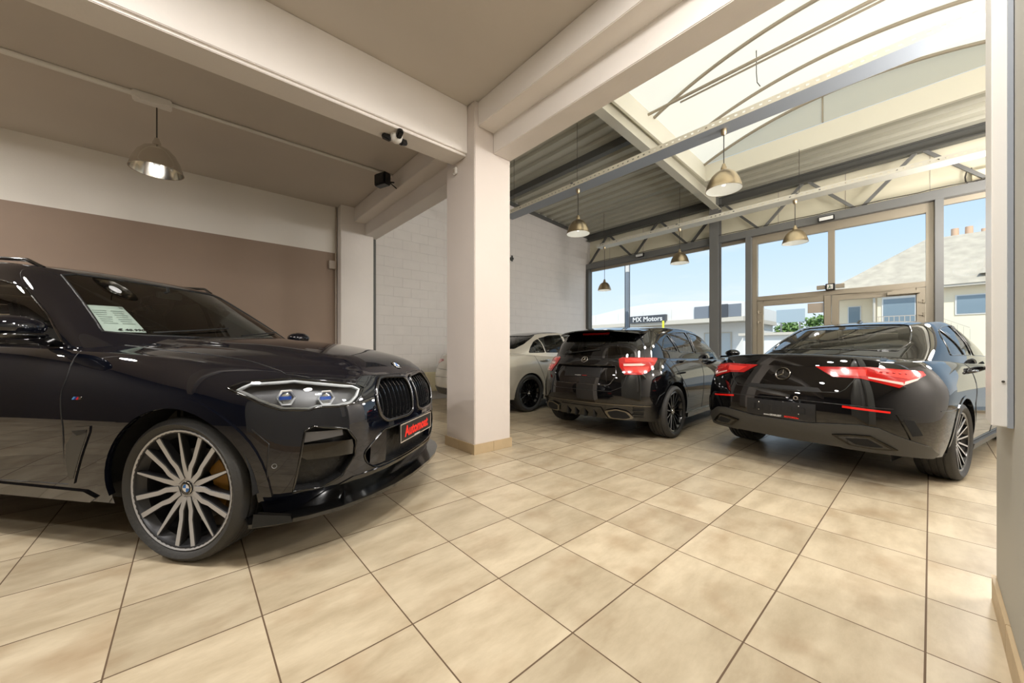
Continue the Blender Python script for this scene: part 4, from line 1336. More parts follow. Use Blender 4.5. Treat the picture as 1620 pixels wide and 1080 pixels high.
    for s in (1, -1):
        P = [(s*.50,.40),(s*.50,.54),(s*.40,.60),(s*.37,.60),(s*.37,.385),(s*.46,.378)]
        car.over('intake_fin', [(P if s > 0 else P[::-1], FRONT)], car.paint, o, off=-.004, thick=.04, thr=.02)
    # plate with the red dealer lettering
    p = MB().box(.868, .880, -.27, .27, .478, .602).build('plate_holder', M['plate_black'], root, bevel=.004)
    text_mesh('Automoat', .098, 'plate_lettering', M['red_text'], p, frame_mat((.8812, 0, .538), (0,1,0), (0,0,1)), .0006, 1.0, .0035)
    MB().box(.880, .8815, -.27, .27, .478, .484).box(.880, .8815, -.27, .27, .596, .602).box(.880, .8815, -.27, -.264, .478, .602).box(.880, .8815, .264, .27, .478, .602).build('plate_rim', M['grey_plastic'], p)
    text_mesh('www.automoat', .016, 'plate_small_print', M['white_text'], p, frame_mat((.8815, 0, .489), (0,1,0), (0,0,1)), .0004)
    MB().box(.80, .87, -.12, .12, .50, .58).build('plate_bracket', M['black_matt'], p)
    # splitter
    out_ = [(.42,-.985),(.52,-.94),(.64,-.85),(.75,-.72),(.83,-.56),(.885,-.36),(.91,-.15)]
    out_ = out_ + [(x, -y) for x, y in reversed(out_)]
    sp = MB(); v = []; n = len(out_)
    for x, y in out_:
        e = max(0.0, (abs(y)-.55)/.45)
        zt = .245 - .01*e
        v += [(x, y, zt), (x-.005, y*.995, zt-.022), (x-.30, y*.78, zt-.012), (x-.30, y*.78, zt+.005)]
    f = []
    for i in range(n-1):
        for k in range(4): f.append((i*4+k, i*4+(k+1) % 4, (i+1)*4+(k+1) % 4, (i+1)*4+k))
    f += [(0,1,2,3), tuple((n-1)*4+k for k in (3,2,1,0))]
    sp.add(v, f)
    for s in (1, -1):
        sp.add([(.44,s*.985,.222),(.60,s*.905,.228),(.585,s*.90,.255),(.44,s*.975,.285),(.44,s*.945,.285),(.57,s*.875,.255),(.58,s*.875,.228),(.44,s*.955,.222)], [(0,1,2,3),(4,5,6,7),(3,2,5,4),(0,3,4,7),(1,6,5,2),(0,7,6,1)])
    so = sp.build('front_splitter', M['black_gloss'], root, smooth=30)
    for y in (-.62,-.42,-.15,.15,.42,.62): MB().box(.70-.25*abs(y)**2, .80-.25*abs(y)**2, y-.008, y+.008, .22, .33).build('splitter_stay', M['black_gloss'], so)
    lo = [(-.80,.235),(-.72,.32),(-.60,.365),(.60,.365),(.72,.32),(.80,.235)]
    car.over('bumper_lip', [(lo, FRONT)], M['black_gloss'], off=.006, thick=.02, thr=.02)
    # seams
    top = [(-.80,-.717),(-.73,-.729),(-.42,-.757),(-.06,-.756),(.22,-.752),(.447,-.77),(.56,-.70),(.66,-.58),(.735,-.46)]
    S = []
    for s in (1, -1): S.append(([(x, y*s) for x, y in top], TOP))
    for B in (RIGHT, LEFT):
        S += [([(-.774,1.095),(-.75,.94),(-.758,.873),(-.73,.665),(-.732,.48),(-.727,.361)], B), ([(-1.83,1.12),(-1.82,.9),(-1.80,.40)], B),
              ([(-2.86,1.14),(-2.74,1.0),(-2.56,.75)], B), ([(-.727,.362),(-1.2,.352),(-1.8,.352),(-2.35,.37)], B), ([(.40,.70),(.47,.62),(.455,.36)], B)]
    S.append(([(-.46,.884),(-.40,.918),(-.34,.935),(-.05,.932),(0,.918),(.05,.932),(.34,.935),(.40,.918),(.46,.884)], FRONT))
    seam_part(car, S)
    crease = []
    for B in (RIGHT, LEFT): crease.append(([(-.80,.868),(-1.2,.885),(-1.8,.91),(-2.6,.95),(-3.5,1.0)], B))
    # trims on the flank
    V = [(-.644,.686),(-.535,.695),(-.54,.662),(-.634,.465),(-.683,.371),(-.724,.358),(-.727,.48),(-.714,.597)]
    for B in (RIGHT, LEFT):
        o = car.over('fender_vent', [(V, B)], car.paint, off=.006, thick=.012)
        car.over('vent_sheen', [(shrink(V, .82), B)], M['diffuser'], o, off=.0072, thick=.002)  # grey patch painted in for the reflection on the gloss vent
        car.over('vent_slot', [([(-.66,.665),(-.555,.675),(-.558,.66),(-.62,.64)], B)], M['black_matt'], o, off=.0085, thick=.002)
        car.over('sill_strip', [([(-2.45,.275),(-2.45,.345),(-.62,.332),(-.55,.30),(-.62,.255)], B)], M['black_gloss'], off=.012, thick=.02)
        mb = MB(); car.line(mb, fw, B, .006, 'cabin', closed=True, step=.02); car.line(mb, rw, B, .006, 'cabin', closed=True, step=.02); car.line(mb, qw, B, .006, 'cabin', closed=True, step=.02)
        mb.build('window_seal', M['black_gloss'], root, smooth=60)
        handle(car, -1.62, .965, B); handle(car, -2.55, .99, B)
        for k, (mt) in enumerate(('badge_light', 'badge_blue', 'badge_red')):
            x0 = -.672+.014*k
            car.over('badge_stripe', [([(x0,.832),(x0+.012,.832),(x0+.022,.847),(x0+.010,.847)], B)], M[mt], off=.003, thick=.003)
        h = car.hit((-.615,.8395), B)
        if h: text_mesh('M', .020, 'badge_letter', M['chrome_trim'], root, frame_mat(h[0]+h[1]*.003, (1,0,0) if B is RIGHT else (-1,0,0), (0,0,1)), .001, 1.3, .001)
    mb = MB(); car.line(mb, ws, FRONT, .008, 'cabin', off=-.002, closed=True, step=.02); mb.build('windscreen_seal', M['black_matt'], root, smooth=60)
    # cowl, wipers
    w = MB()
    for y0, y1 in ((-.55,.02),(.05,.62)):
        P = [car.hit((y, 1.205+.06*(i/6.)), FRONT, 'cabin') for i, y in enumerate([y0+(y1-y0)*j/6 for j in range(7)])]
        w.tube([h[0]+h[1]*.012 for h in P if h], .006, 6)
    w.build('wiper', M['black_matt'], root, smooth=60)
    for s in (-1, 1):
        mirror(car, -.96, 1.06, 1.226, s, car.paint, root=(-1.0, s*.87, 1.13))
        rr = [(-1.58, s*.60, 1.665), (-1.68, s*.625, 1.718), (-2.0, s*.64, 1.745), (-2.6, s*.63, 1.738), (-3.15, s*.59, 1.69), (-3.25, s*.58, 1.645)]
        MB().tube(rr, .013, 8).build('roof_rail', M['black_gloss'], root, smooth=60)
        sn = car.hit((.491, .504), RIGHT if s < 0 else LEFT)
        if sn:
            n = sn[1]; Mx = Matrix.Translation(sn[0]) @ n.to_track_quat('Z','Y').to_matrix().to_4x4()
            o = MB().lathe([(.009,.0),(.012,.002),(.013,-.002)], 20).build('parking_sensor', M['steel'], root); o.data.transform(Mx)
    h = car.hit((.715, 0), TOP)
    if h:
        Mx = Matrix.Translation(h[0]+h[1]*.001) @ h[1].to_track_quat('Z','X').to_matrix().to_4x4()
        roundel(root, Mx, .041)
    # inside
    interior(car, -.75, -1.75, -2.9, .38, 1.13, .82)
    MB().box(-1.36, -1.33, -.07, .12, 1.53, 1.58).bar((-1.345,.02,1.58),(-1.36,.02,1.63),.02,.02).build('inside_mirror', M['black_matt'], root, bevel=.006)
    wheels(car, ((0,-1),(0,1),(-2.975,-1),(-2.975,1)), .375, .275, .312, wheel_style_double(.275), M['rubber'], M['rim_dark'], None, M['black_gloss'], .985,
           disc_r=.195, caliper=(M['gold'], -.6, .75), spin=math.radians(-40),
           emblem=lambda w, y, r: roundel(w, Matrix.Translation((0,y,0)) @ Matrix.Rotation(PI/2,4,'X'), r*.95), hubr=.036, bright_hub=True)
    car.finish()
    # the sale sheet behind the windscreen: lies in the car, a thing of its own
    sheet = [(-.674,1.409),(-.498,1.412),(-.556,1.228),(-.72,1.228)]
    o = car.over('sale_sheet', [(sheet, FRONT)], M['paper'], zone='cabin', off=-.016, thick=.0015)
    if o:
        bpy.context.view_layer.update()
        o.parent = None; o.matrix_world = root.matrix_world.copy()
        tag(o, 'white printed sale sheet standing behind the windscreen of the blue-black SUV', 'paper')
        Cn = [Vector((0, p[0], p[1])) for p in sheet]
        def at(u, v):
            a = Cn[0].lerp(Cn[1], u); b = Cn[3].lerp(Cn[2], u); q = a.lerp(b, v)
            h = car.hit((q.y, q.z), FRONT, 'cabin'); return h[0]-h[1]*.0135
        ink = MB()
        def stripe(u0, u1, v0, v1):
            ink.add([at(u0,v0), at(u1,v0), at(u1,v1), at(u0,v1)], [(0,1,2,3)])
        for i in range(7):
            stripe(.12, .45-.04*(i % 3), .20+.08*i, .222+.08*i); stripe(.55, .90-.05*(i % 2), .20+.08*i, .222+.08*i)
        stripe(.86,.97,.03,.09)
        ink.build('printed_lines', M['ink_grey'], o, fix=False)
        a, b = at(.45,.93), at(.95,.93); up = (at(.7,.80)-at(.7,.93))
        text_mesh('\u20ac 48.990,-', .034, 'price_lettering', M['plate_black'], o, frame_mat((a+b)/2, b-a, up), .0003, 1.0, .001)

# ---------------------------------------------------------------- hatchback
def build_hatch():
    B_, K_, c = build_shell(hatch_shapes())
    drop_inside_cabin(B_, c[0])
    car = Car('car', 'glossy black hatchback seen from behind next to the column', HATCH_LOC, HATCH_HEAD, B_, K_, M['black_paint'])
    root = car.root
    arches(car, ((0,1),(2.70,1)), .325, .375, .405, .006)
    arch_liners(car, (0, 2.70), .325, .385, .56, .86)
    under(car, .42, 2.28, .78, .19, .34)
    MB().box(-.45, 3.3, -.54, .54, .26, .5).build('underbody', M['well'], root)
    rwin = rounded([(-.50,1.315),(-.598,1.16),(-.585,1.05),(-.3,1.022),(.3,1.022),(.585,1.05),(.598,1.16),(.50,1.315)], [.04,.05,.04,.1,.1,.04,.05,.04])
    car.cut('rear_window', [(rwin, REAR)], M['tint_dark'], zone='cabin', off=-.003)
    car.cut('windscreen', [(mirror_y([(-.68,1.01),(-.52,1.30)]), FRONT)], M['clear'], zone='cabin', off=-.003, depth=(.9,9))
    q = rounded([(-.04,1.098),(.09,1.228),(.27,1.298),(.40,1.075),(.10,1.085)], [.03,.05,.02,.02,.03])
    r = rounded([(.32,1.312),(.60,1.345),(.90,1.352),(.95,1.055),(.46,1.07)], .02)
    f = rounded([(1.02,1.05),(.98,1.353),(1.28,1.338),(1.62,1.27),(1.95,1.12),(2.0,1.045)], [.02,.02,.05,.08,.06,.02])
    for B in (RIGHT, LEFT):
        car.cut('quarter_window', [(q, B)], M['tint'], zone='cabin', off=-.004)
        car.cut('door_window', [(r, B)], M['tint'], zone='cabin', off=-.004)
        car.cut('door_window', [(f, B)], M['clear'], zone='cabin', off=-.004)
        mb = MB()
        for P in (q, r, f): car.line(mb, P, B, .006, 'cabin', closed=True, step=.02)
        mb.build('window_seal', M['black_gloss'], root, smooth=60)
        handle(car, .30, .955, B); handle(car, 1.22, .945, B)
        car.over('side_skirt', [([(.40,.205),(.40,.262),(2.25,.262),(2.25,.205)], B)], M['black_gloss'], off=.022, thick=.03)
    # tail lamps
    L = [(-.607,-.447,.985),(-.568,-.493,1.006),(-.42,-.64,1.012),(-.275,-.721,1.012),(-.262,-.765,.99),(-.358,-.783,.933),(-.475,-.767,.839),(-.558,-.714,.802),(-.668,-.556,.803),(-.655,-.482,.895)]
    for poly, B in both(L, -.72, .69):
        o = car.over('tail_lamp', [(poly, B)], M['tail_red'], off=.010, thick=.014, thr=.02)
        us = [p[0] for p in poly]; u0, u1 = min(us), max(us); w = u1-u0
        car.over('lamp_strip', [([(u0+w*.10,.900),(u0+w*.10,.925),(u0+w*.52,.930),(u0+w*.62,.918),(u0+w*.55,.905)], B)], M['tail_clear'], o, off=.0125, thick=.002, thr=.02)
        car.over('lamp_field', [([(u0+w*.14,.83),(u0+w*.08,.885),(u0+w*.70,.895),(u0+w*.62,.82)], B)], M['tail_bright'], o, off=.0125, thick=.002, thr=.02)
        car.over('lamp_field', [([(u0+w*.14,.945),(u0+w*.16,.985),(u0+w*.80,.992),(u0+w*.86,.95)], B)], M['tail_bright'], o, off=.0125, thick=.002, thr=.02)
        mb = MB(); car.line(mb, poly, B, .003, off=.001, closed=True, step=.02); mb.build('lamp_gap', M['seam'], o, smooth=60)
    # spoiler with the high brake lamp
    pr = [(-.06,1.408),(-.30,1.40),(-.56,1.362),(-.575,1.345),(-.55,1.338),(-.40,1.348),(-.20,1.37)]
    sp = MB(); ys = [-.60,-.56,-.46,-.3,0,.3,.46,.56,.60]; n = len(pr); v = []
    for y in ys:
        k = abs(y)/.60; sh = .16*k**3; dz = -.045*k**2.2
        v += [(x + sh*(1 if x < -.2 else .2), y, z+dz) for x, z in pr]
    ff = []
    for i in range(len(ys)-1):
        for j in range(n): ff.append((i*n+j, i*n+(j+1) % n, (i+1)*n+(j+1) % n, (i+1)*n+j))
    ff += [tuple(range(n)), tuple((len(ys)-1)*n+j for j in reversed(range(n)))]
    sp.add(v, ff); so = sp.build('roof_spoiler', car.paint, root, smooth=40)
    car.over('high_brake_lamp', [([(-.20,1.306),(.20,1.306),(.20,1.318),(-.20,1.318)], REAR)], M['tail_red'], so, zone='cabin', off=.012, thick=.02, thr=.02)
    # tailgate recess, plate, star
    rc = rounded([(-.44,.908),(-.47,.79),(-.40,.672),(.40,.672),(.47,.79),(.44,.908)], .03)
    car.cut('g', [(rc, REAR)], None, keep=False, thr=.02, depth=(.3,9))
    o = car.over('plate_recess', [(rc, REAR)], car.paint, off=-.028, thick=-.028, thr=.02, depth=(.3,9))
    mb = MB(); car.line(mb, rc, REAR, .006, off=-.001, closed=True, step=.02); mb.build('recess_edge', M['black_chrome'], o, smooth=60)
    p = car.over('plate_holder', [([(-.27,.765),(.27,.765),(.27,.882),(-.27,.882)], REAR)], M['plate_black'], off=-.012, thick=.02, thr=.02)
    h = car.hit((-.02,.775), REAR)
    if h:
        text_mesh('www.gearleet', .017, 'plate_small_print', M['white_text'], p, frame_mat((h[0].x+.011, .045, .777), (0,-1,0), (0,0,1)), .0004)
        text_mesh('motors.be', .017, 'plate_small_print', M['red_text'], p, frame_mat((h[0].x+.011, -.055, .777), (0,-1,0), (0,0,1)), .0004)
    car.over('tailgate_grip', [([(-.40,.905),(.40,.905),(.40,.922),(-.40,.922)], REAR)], M['black_gloss'], off=.012, thick=.02, thr=.02)
    h = car.hit((0,.972), REAR)
    if h:
        n = h[1]; x = Vector((0,-1,0)); y = n.cross(x)
        star_emblem(root, Matrix(((x.x,y.x,n.x,h[0].x+n.x*.006),(x.y,y.y,n.y,h[0].y),(x.z,y.z,n.z,h[0].z+n.z*.006),(0,0,0,1))), .042, M['chrome_trim'])
    # bumper: dark lower part, exhaust trims, vents
    car.over('bumper_trim', [([(-.80,.44),(-.62,.452),(.62,.452),(.80,.44),(.80,.430),(.62,.440),(-.62,.440),(-.80,.430)], REAR)], M['chrome_dark'], off=.010, thick=.02, thr=.02)
    d = car.over('diffuser', [([(-.36,.262),(-.30,.40),(.30,.40),(.36,.262)], REAR)], M['black_gloss'], off=.012, thick=.02, thr=.02)
    fn = MB()
    for y in (-.2,-.07,.07,.2):
        h = car.hit((y,.33), REAR)
        if h: fn.box(h[0].x-.03, h[0].x+.03, y-.008, y+.008, .262, .385)
    fn.build('diffuser_fins', M['black_matt'], d)
    for s in (1, -1):
        P = rounded([(.335,.365),(.48,.402),(.60,.378),(.655,.30),(.57,.272),(.38,.276)], .03)
        P = [(y*-s, z) for y, z in P]
        e = car.over('exhaust_trim', [(P, REAR)], M['chrome_dark'], off=.022, thick=.03, thr=.02)
        Q = shrink(P, .78)
        car.over('exhaust_mouth', [(Q, REAR)], M['well'], e, off=.0235, thick=.002, thr=.02)
        for poly, B in both([(-.662,-.649,.455),(-.58,-.748,.458),(-.555,-.736,.30),(-.62,-.65,.29)], -.72, .69)[(0 if s > 0 else 1):(1 if s > 0 else 2)]:
            us = [q[0] for q in poly]; u0, u1 = min(us), max(us)
            vo = car.over('bumper_vent', [([(u0,.455),(u1,.455),(u1,.30),(u0+.03,.30)], B)], M['black_matt'], off=.004, thick=.01, thr=.02)
            for z in (.33,.375,.42):
                car.over('vent_fin', [([(u0+.01,z),(u1-.005,z),(u1-.005,z+.012),(u0+.01,z+.012)], B)], car.paint, vo, off=.018, thick=.015, thr=.02)
    S = [([(-.62,1.0),(-.60,.9),(-.55,.66),(-.42,.60),(.42,.60),(.55,.66),(.60,.9),(.62,1.0)], REAR)]
    for B in (RIGHT, LEFT):
        S += [([(-.02,1.05),(.02,.95),(.12,.80),(.33,.62),(.40,.48)], B), ([(.97,1.02),(.985,.6),(.97,.28)], B), ([(1.98,1.0),(1.95,.7),(1.98,.3)], B), ([(.42,.285),(1.4,.275),(2.2,.285)], B),
              ([(-.28,.60),(-.40,.55),(-.45,.45)], B)]
    seam_part(car, S)
    car.over('roof_panel', [([(-.10,-.42),(1.45,-.45),(1.45,.45),(-.10,.42)], TOP)], M['black_gloss'], zone='cabin', off=.001, thick=.002)
    # rear wiper
    P = [car.hit((y, 1.045+.055*((.32-y)/.5)), REAR, 'cabin') for y in (.32,.2,.1,0,-.1,-.18)]
    w = MB().tube([q_[0]+q_[1]*.014 for q_ in P if q_], .007, 6)
    h = car.hit((.30,1.06), REAR, 'cabin')
    if h: w.ball(tuple(h[0]), .03, .05, .03, 8)
    w.build('rear_wiper', M['black_matt'], root, smooth=60)
    for s in (-1, 1): mirror(car, 1.98, .99, 1.045, s, car.paint, .075, .10, .06, (1.93, s*.82, .99))
    interior(car, 2.25, 1.25, .30, .30, 1.0, .76)
    wheels(car, ((0,-1),(0,1),(2.70,-1),(2.70,1)), .325, .235, .248, wheel_style_multi(.235,.248,15,False), M['rubber'], M['rim_black'], None, M['rim_black'], .892,
           disc_r=.165, caliper=(M['steel_dark'], 2.6, 3.7), emblem=lambda w, y, r: star_emblem(w, Matrix.Translation((0,y-.001,0)) @ Matrix.Rotation(PI/2,4,'X'), r*.85, M['chrome_trim']), hubr=.036)
    car.finish()

# ---------------------------------------------------------------- four door coupes
def coupe_common(car, wb, grey, arch_off=.005):
    root = car.root
    arches(car, ((0,1),(wb,1)), .325, .368, .392, arch_off)
    arch_liners(car, (0, wb), .325, .378, .56, .88)
    under(car, .42, wb-.42, .80, .19, .34)
    MB().box(-.55, wb+.6, -.54, .54, .27, .5).build('underbody', M['well'], root)

def build_coupe():
    B_, K_, c = build_shell(coupe_shapes(0, 0, .012))
    drop_inside_cabin(B_, c[0])
    car = Car('car', 'glossy black four door coupe with red tail lamps parked before the glass doors', COUPE_LOC, COUPE_HEAD, B_, K_, M['black_paint'])
    root = car.root
    coupe_common(car, 2.73, False)
    # rear screen, looked at from above and behind
    RB = Basis((-.5,0,.866), (0,1,0), (.866,0,.5))
    half = [(.60,-.40,1.352),(.56,-.46,1.34),(.42,-.505,1.27),(.18,-.545,1.19),(-.03,-.52,1.09),(-.12,-.42,1.09),(-.20,-.22,1.10),(-.22,0,1.105)]
    pts = half + [(x, -y, z) for x, y, z in reversed(half[:-1])]
    rs = rounded([RB.to2(Vector(p)) for p in pts], .02, 3)
    car.cut('rear_window', [(rs, RB)], M['rear_glass'], zone='cabin', off=-.003)
    mb = MB(); car.line(mb, rs, RB, .007, 'cabin', closed=True, step=.03); mb.build('rear_window_seal', M['black_gloss'], root, smooth=60)
    car.cut('windscreen', [(mirror_y([(-.68,1.0),(-.50,1.31)]), FRONT)], M['clear'], zone='cabin', off=-.003, depth=(.9,9))
    r = rounded([(.50,1.05),(.60,1.22),(.72,1.295),(.90,1.338),(1.14,1.358),(1.12,1.045)], [.03,.04,.05,.05,.02,.02])
    f = rounded([(1.20,1.045),(1.22,1.36),(1.48,1.342),(1.82,1.235),(2.15,1.06),(2.2,1.02)], [.02,.02,.05,.08,.05,.02])
    for B in (RIGHT, LEFT):
        car.cut('door_window', [(r, B)], M['tint'], zone='cabin', off=-.003)
        car.cut('door_window', [(f, B)], M['clear'], zone='cabin', off=-.003)
        mb = MB()
        for P in (r, f): car.line(mb, P, B, .006, 'cabin', closed=True, step=.02)
        mb.build('window_seal', M['black_gloss'], root, smooth=60)
        mb = MB(); car.line(mb, [(.75,1.30),(.88,1.05)], B, .008, 'cabin', step=.02); mb.build('window_bar', M['black_gloss'], root, smooth=60)
        handle(car, .42, .905, B); handle(car, 1.45, .885, B)
        car.over('side_skirt', [([(.40,.205),(.40,.262),(2.28,.262),(2.28,.205)], B)], M['diffuser'], off=.022, thick=.03)
    # tail lamps: one on the lid, one on the wing, split by the lid gap
    L = [(-.925,-.228,.952),(-.828,-.552,.957),(-.605,-.79,.93),(-.611,-.808,.899),(-.752,-.752,.842),(-.812,-.715,.802),(-.863,-.618,.836),(-.899,-.512,.866),(-.942,-.352,.872)]
    for poly, B in both(L, -.85, .53):
        us = [p[0] for p in poly]; u0, u1 = min(us), max(us); w = u1-u0
        o = car.over('tail_lamp', [(poly, B)], M['tail_red'], off=.008, thick=.012, thr=.02)
        car.over('lamp_field', [([(u0+w*.13,.930),(u0+w*.22,.886),(u0+w*.44,.885),(u0+w*.46,.938)], B)], M['tail_bright'], o, off=.0105, thick=.002, thr=.02)
        car.over('lamp_field', [([(u0+w*.54,.905),(u0+w*.52,.940),(u0+w*.86,.932),(u0+w*.95,.912),(u0+w*.82,.868)], B)], M['tail_bright'], o, off=.0105, thick=.002, thr=.02)
        car.over('lamp_strip', [([(u0+w*.46,.868),(u0+w*.46,.880),(u0+w*.76,.842),(u0+w*.76,.822)], B)], M['tail_clear'], o, off=.0105, thick=.002, thr=.02)
        car.over('lamp_strip', [([(u0+w*.76,.822),(u0+w*.78,.850),(u0+w*.93,.880),(u0+w*.90,.862)], B)], M['tail_clear'], o, off=.0105, thick=.002, thr=.02)
        dk = MB()
        for i in range(5):
            q = (u0+w*(.58+.055*i), .918-.003*i); hh = car.hit(q, B)
            if hh: dk.ball(tuple(hh[0]+hh[1]*.011), .007, .011, .006, 6)
        dk.build('lamp_diodes', M['tail_red'], o, smooth=60)
    S = []
    for s in (1, -1):
        S.append(([(s*.50,1.03),(s*.525,.95),(s*.50,.88),(s*.44,.775),(s*.40,.745),(s*.2,.738),(0,.735)], REAR))
    for B in (RIGHT, LEFT):
        S += [([(.40,1.02),(.50,.93),(.47,.80),(.37,.62),(.40,.45)], B), ([(1.17,1.02),(1.19,.6),(1.17,.28)], B), ([(2.15,1.0),(2.12,.7),(2.15,.3)], B), ([(.42,.285),(1.4,.275),(2.25,.285)], B),
              ([(-.30,.63),(-.45,.625),(-.60,.63)], B)]
    S.append(([(-.70,.64),(-.4,.652),(0,.662),(.4,.652),(.70,.64)], REAR))
    seam_part(car, S)
    mb = MB()
    for B in (RIGHT, LEFT): car.line(mb, [(-.55,.90),(-.30,.80),(-.12,.70),(.0,.69)], B, .0022)
    # lid lip
    sp = MB(); ys = [-.60,-.55,-.42,-.2,0,.2,.42,.55,.60]; v = []
    for y in ys:
        k = abs(y)/.6
        hr = car.hit((y, .955), REAR); xb = hr[0].x-.003 if hr else -.93
        xr = xb+.022; zt = 1.060-.034*k**2
        hh = car.hit((xr+.20, y), TOP); zf = hh[0].z if hh else .99
        h2 = car.hit((xr+.03, y), TOP); zb = h2[0].z if h2 else .97
        v += [(xr+.20, y, zf+.001), (xr+.10, y, (zf+zt)/2+.012), (xr+.01, y, zt), (xr, y, zt-.012), (xb, y, .955), (xr+.2, y, zf-.02)]
    n = 6; ff = []
    for i in range(len(ys)-1):
        for j in range(n): ff.append((i*n+j, i*n+(j+1) % n, (i+1)*n+(j+1) % n, (i+1)*n+j))
    ff += [tuple(range(n)), tuple((len(ys)-1)*n+j for j in reversed(range(n)))]
    sp.add(v, ff).build('boot_spoiler', car.paint, root, smooth=50)
    h = car.hit((0,.878), REAR)
    if h:
        n_ = h[1]; x = Vector((0,-1,0)); y = n_.cross(x)
        star_emblem(root, Matrix(((x.x,y.x,n_.x,h[0].x+n_.x*.006),(x.y,y.y,n_.y,h[0].y),(x.z,y.z,n_.z,h[0].z+n_.z*.006),(0,0,0,1))), .056, M['chrome_dark'])
    p = car.over('plate_holder', [([(-.265,.485),(.28,.485),(.28,.632),(-.265,.632)], REAR)], M['plate_black'], off=.012, thick=.016, thr=.02)
    h = car.hit((0,.497), REAR)
    if h:
        x = h[0].x-.0135
        text_mesh('www.GEARLEET', .021, 'plate_small_print', M['white_text'], p, frame_mat((x, .055, .497), (0,-1,0), (0,0,1)), .0004, 1, .0004)
        text_mesh('MOTORS.be', .021, 'plate_small_print', M['red_text'], p, frame_mat((x, -.095, .497), (0,-1,0), (0,0,1)), .0004, 1, .0006)
        for i, (y, w) in enumerate(((.22,.03),(.16,.05),(.08,.03),(.0,.05),(-.08,.04),(-.17,.05))): MB().box(x-.001, x+.002, y-w/2, y+w/2, .535+.01*(i % 2), .59).build('plate_relief', M['black_matt'], p, bevel=.004)
        bo = MB()
        for y in (.17,-.15):
            for z in (.535,.605): bo.ball((x, y, z), .004, .005, .005, 6)
        bo.build('plate_screws', M['chrome_trim'], p, smooth=60)
    car.over('grip_recess', [([(-.30,.742),(-.27,.775),(.27,.775),(.30,.742)], REAR)], M['black_matt'], off=.004, thick=.01, thr=.02)
    for s in (1, -1):
        P = [(.43,.627),(.43,.645),(.685,.622),(.685,.607)]
        car.over('bumper_reflector', [([(y*-s, z) for y, z in P], REAR)], M['reflector'], off=.006, thick=.01, thr=.02)
        P = [(.366,.409),(.47,.425),(.581,.43),(.65,.38),(.705,.335),(.597,.325),(.459,.338)]
        e = car.over('exhaust_trim', [([(y*-s, z) for y, z in P], REAR)], M['exhaust'], off=.035, thick=.03, thr=.02)
        P2 = shrink([(y*-s, z) for y, z in P], .80)
        car.over('exhaust_mouth', [(P2, REAR)], M['black_gloss'], e, off=.037, thick=.003, thr=.02)
        P3 = shrink(P2, .72)
        car.over('exhaust_mouth', [(P3, REAR)], M['well'], e, off=.0385, thick=.002, thr=.02)
    D = [(0,.47),(.22,.47),(.40,.49),(.53,.50),(.63,.488),(.70,.445),(.77,.41),(.84,.365),(.86,.30),(.84,.268),(.7,.268),(.45,.275),(.40,.30),(.2,.30),(0,.295)]
    d = car.over('diffuser', [([(-y, z) for y, z in D] + [(y, z) for y, z in reversed(D[1:-1])], REAR)], M['diffuser'], off=.020, thick=.03, thr=.02)
    V = [(-.87,-.715,.600),(-.80,-.786,.592),(-.72,-.835,.425),(-.80,-.775,.41)]
    for poly, B in both(V, -.72, .69):
        o = car.over('bumper_vent', [(poly, B)], M['black_gloss'], off=.012, thick=.02, thr=.02)
        car.over('vent_slot', [(shrink(poly, .66), B)], M['well'], o, off=.0135, thick=.002, thr=.02)
    h = car.hit((-.12,.662), REAR)
    if h: MB().lathe([(.012,0),(.016,-.003),(.018,.002)], 18, 'x', (h[0].x-.001, -.12, .672)).build('reversing_sensor', M['grey_plastic'], root)
    car.over('roof_panel', [([(.62,-.40),(1.52,-.45),(1.52,.45),(.62,.40)], TOP)], M['black_gloss'], zone='cabin', off=.001, thick=.002)
    MB().prism([(.74,1.40),(.82,1.445),(.92,1.415)], -.012, .012, 'y').build('roof_aerial', M['black_gloss'], root, bevel=.004)
    for s in (-1, 1): mirror(car, 2.1, 1.0, 1.03, s, car.paint, .075, .10, .06, (2.06, s*.82, .98))
    interior(car, 2.35, 1.40, .55, .28, .98, .76, False)
    MB().prism([(.30,.95),(-.2,.98),(-.2,1.02),(.30,1.0)], -.55, .55, 'y').build('parcel_shelf', M['cabin_in'], root)
    wheels(car, ((0,-1),(0,1),(2.73,-1),(2.73,1)), .325, .24, .248, wheel_style_multi(.24,.248,16,True), M['rubber'], M['rim_black'], None, M['rim_black'], .905,
           disc_r=.16, caliper=None, emblem=None, hubr=.036)
    car.finish()

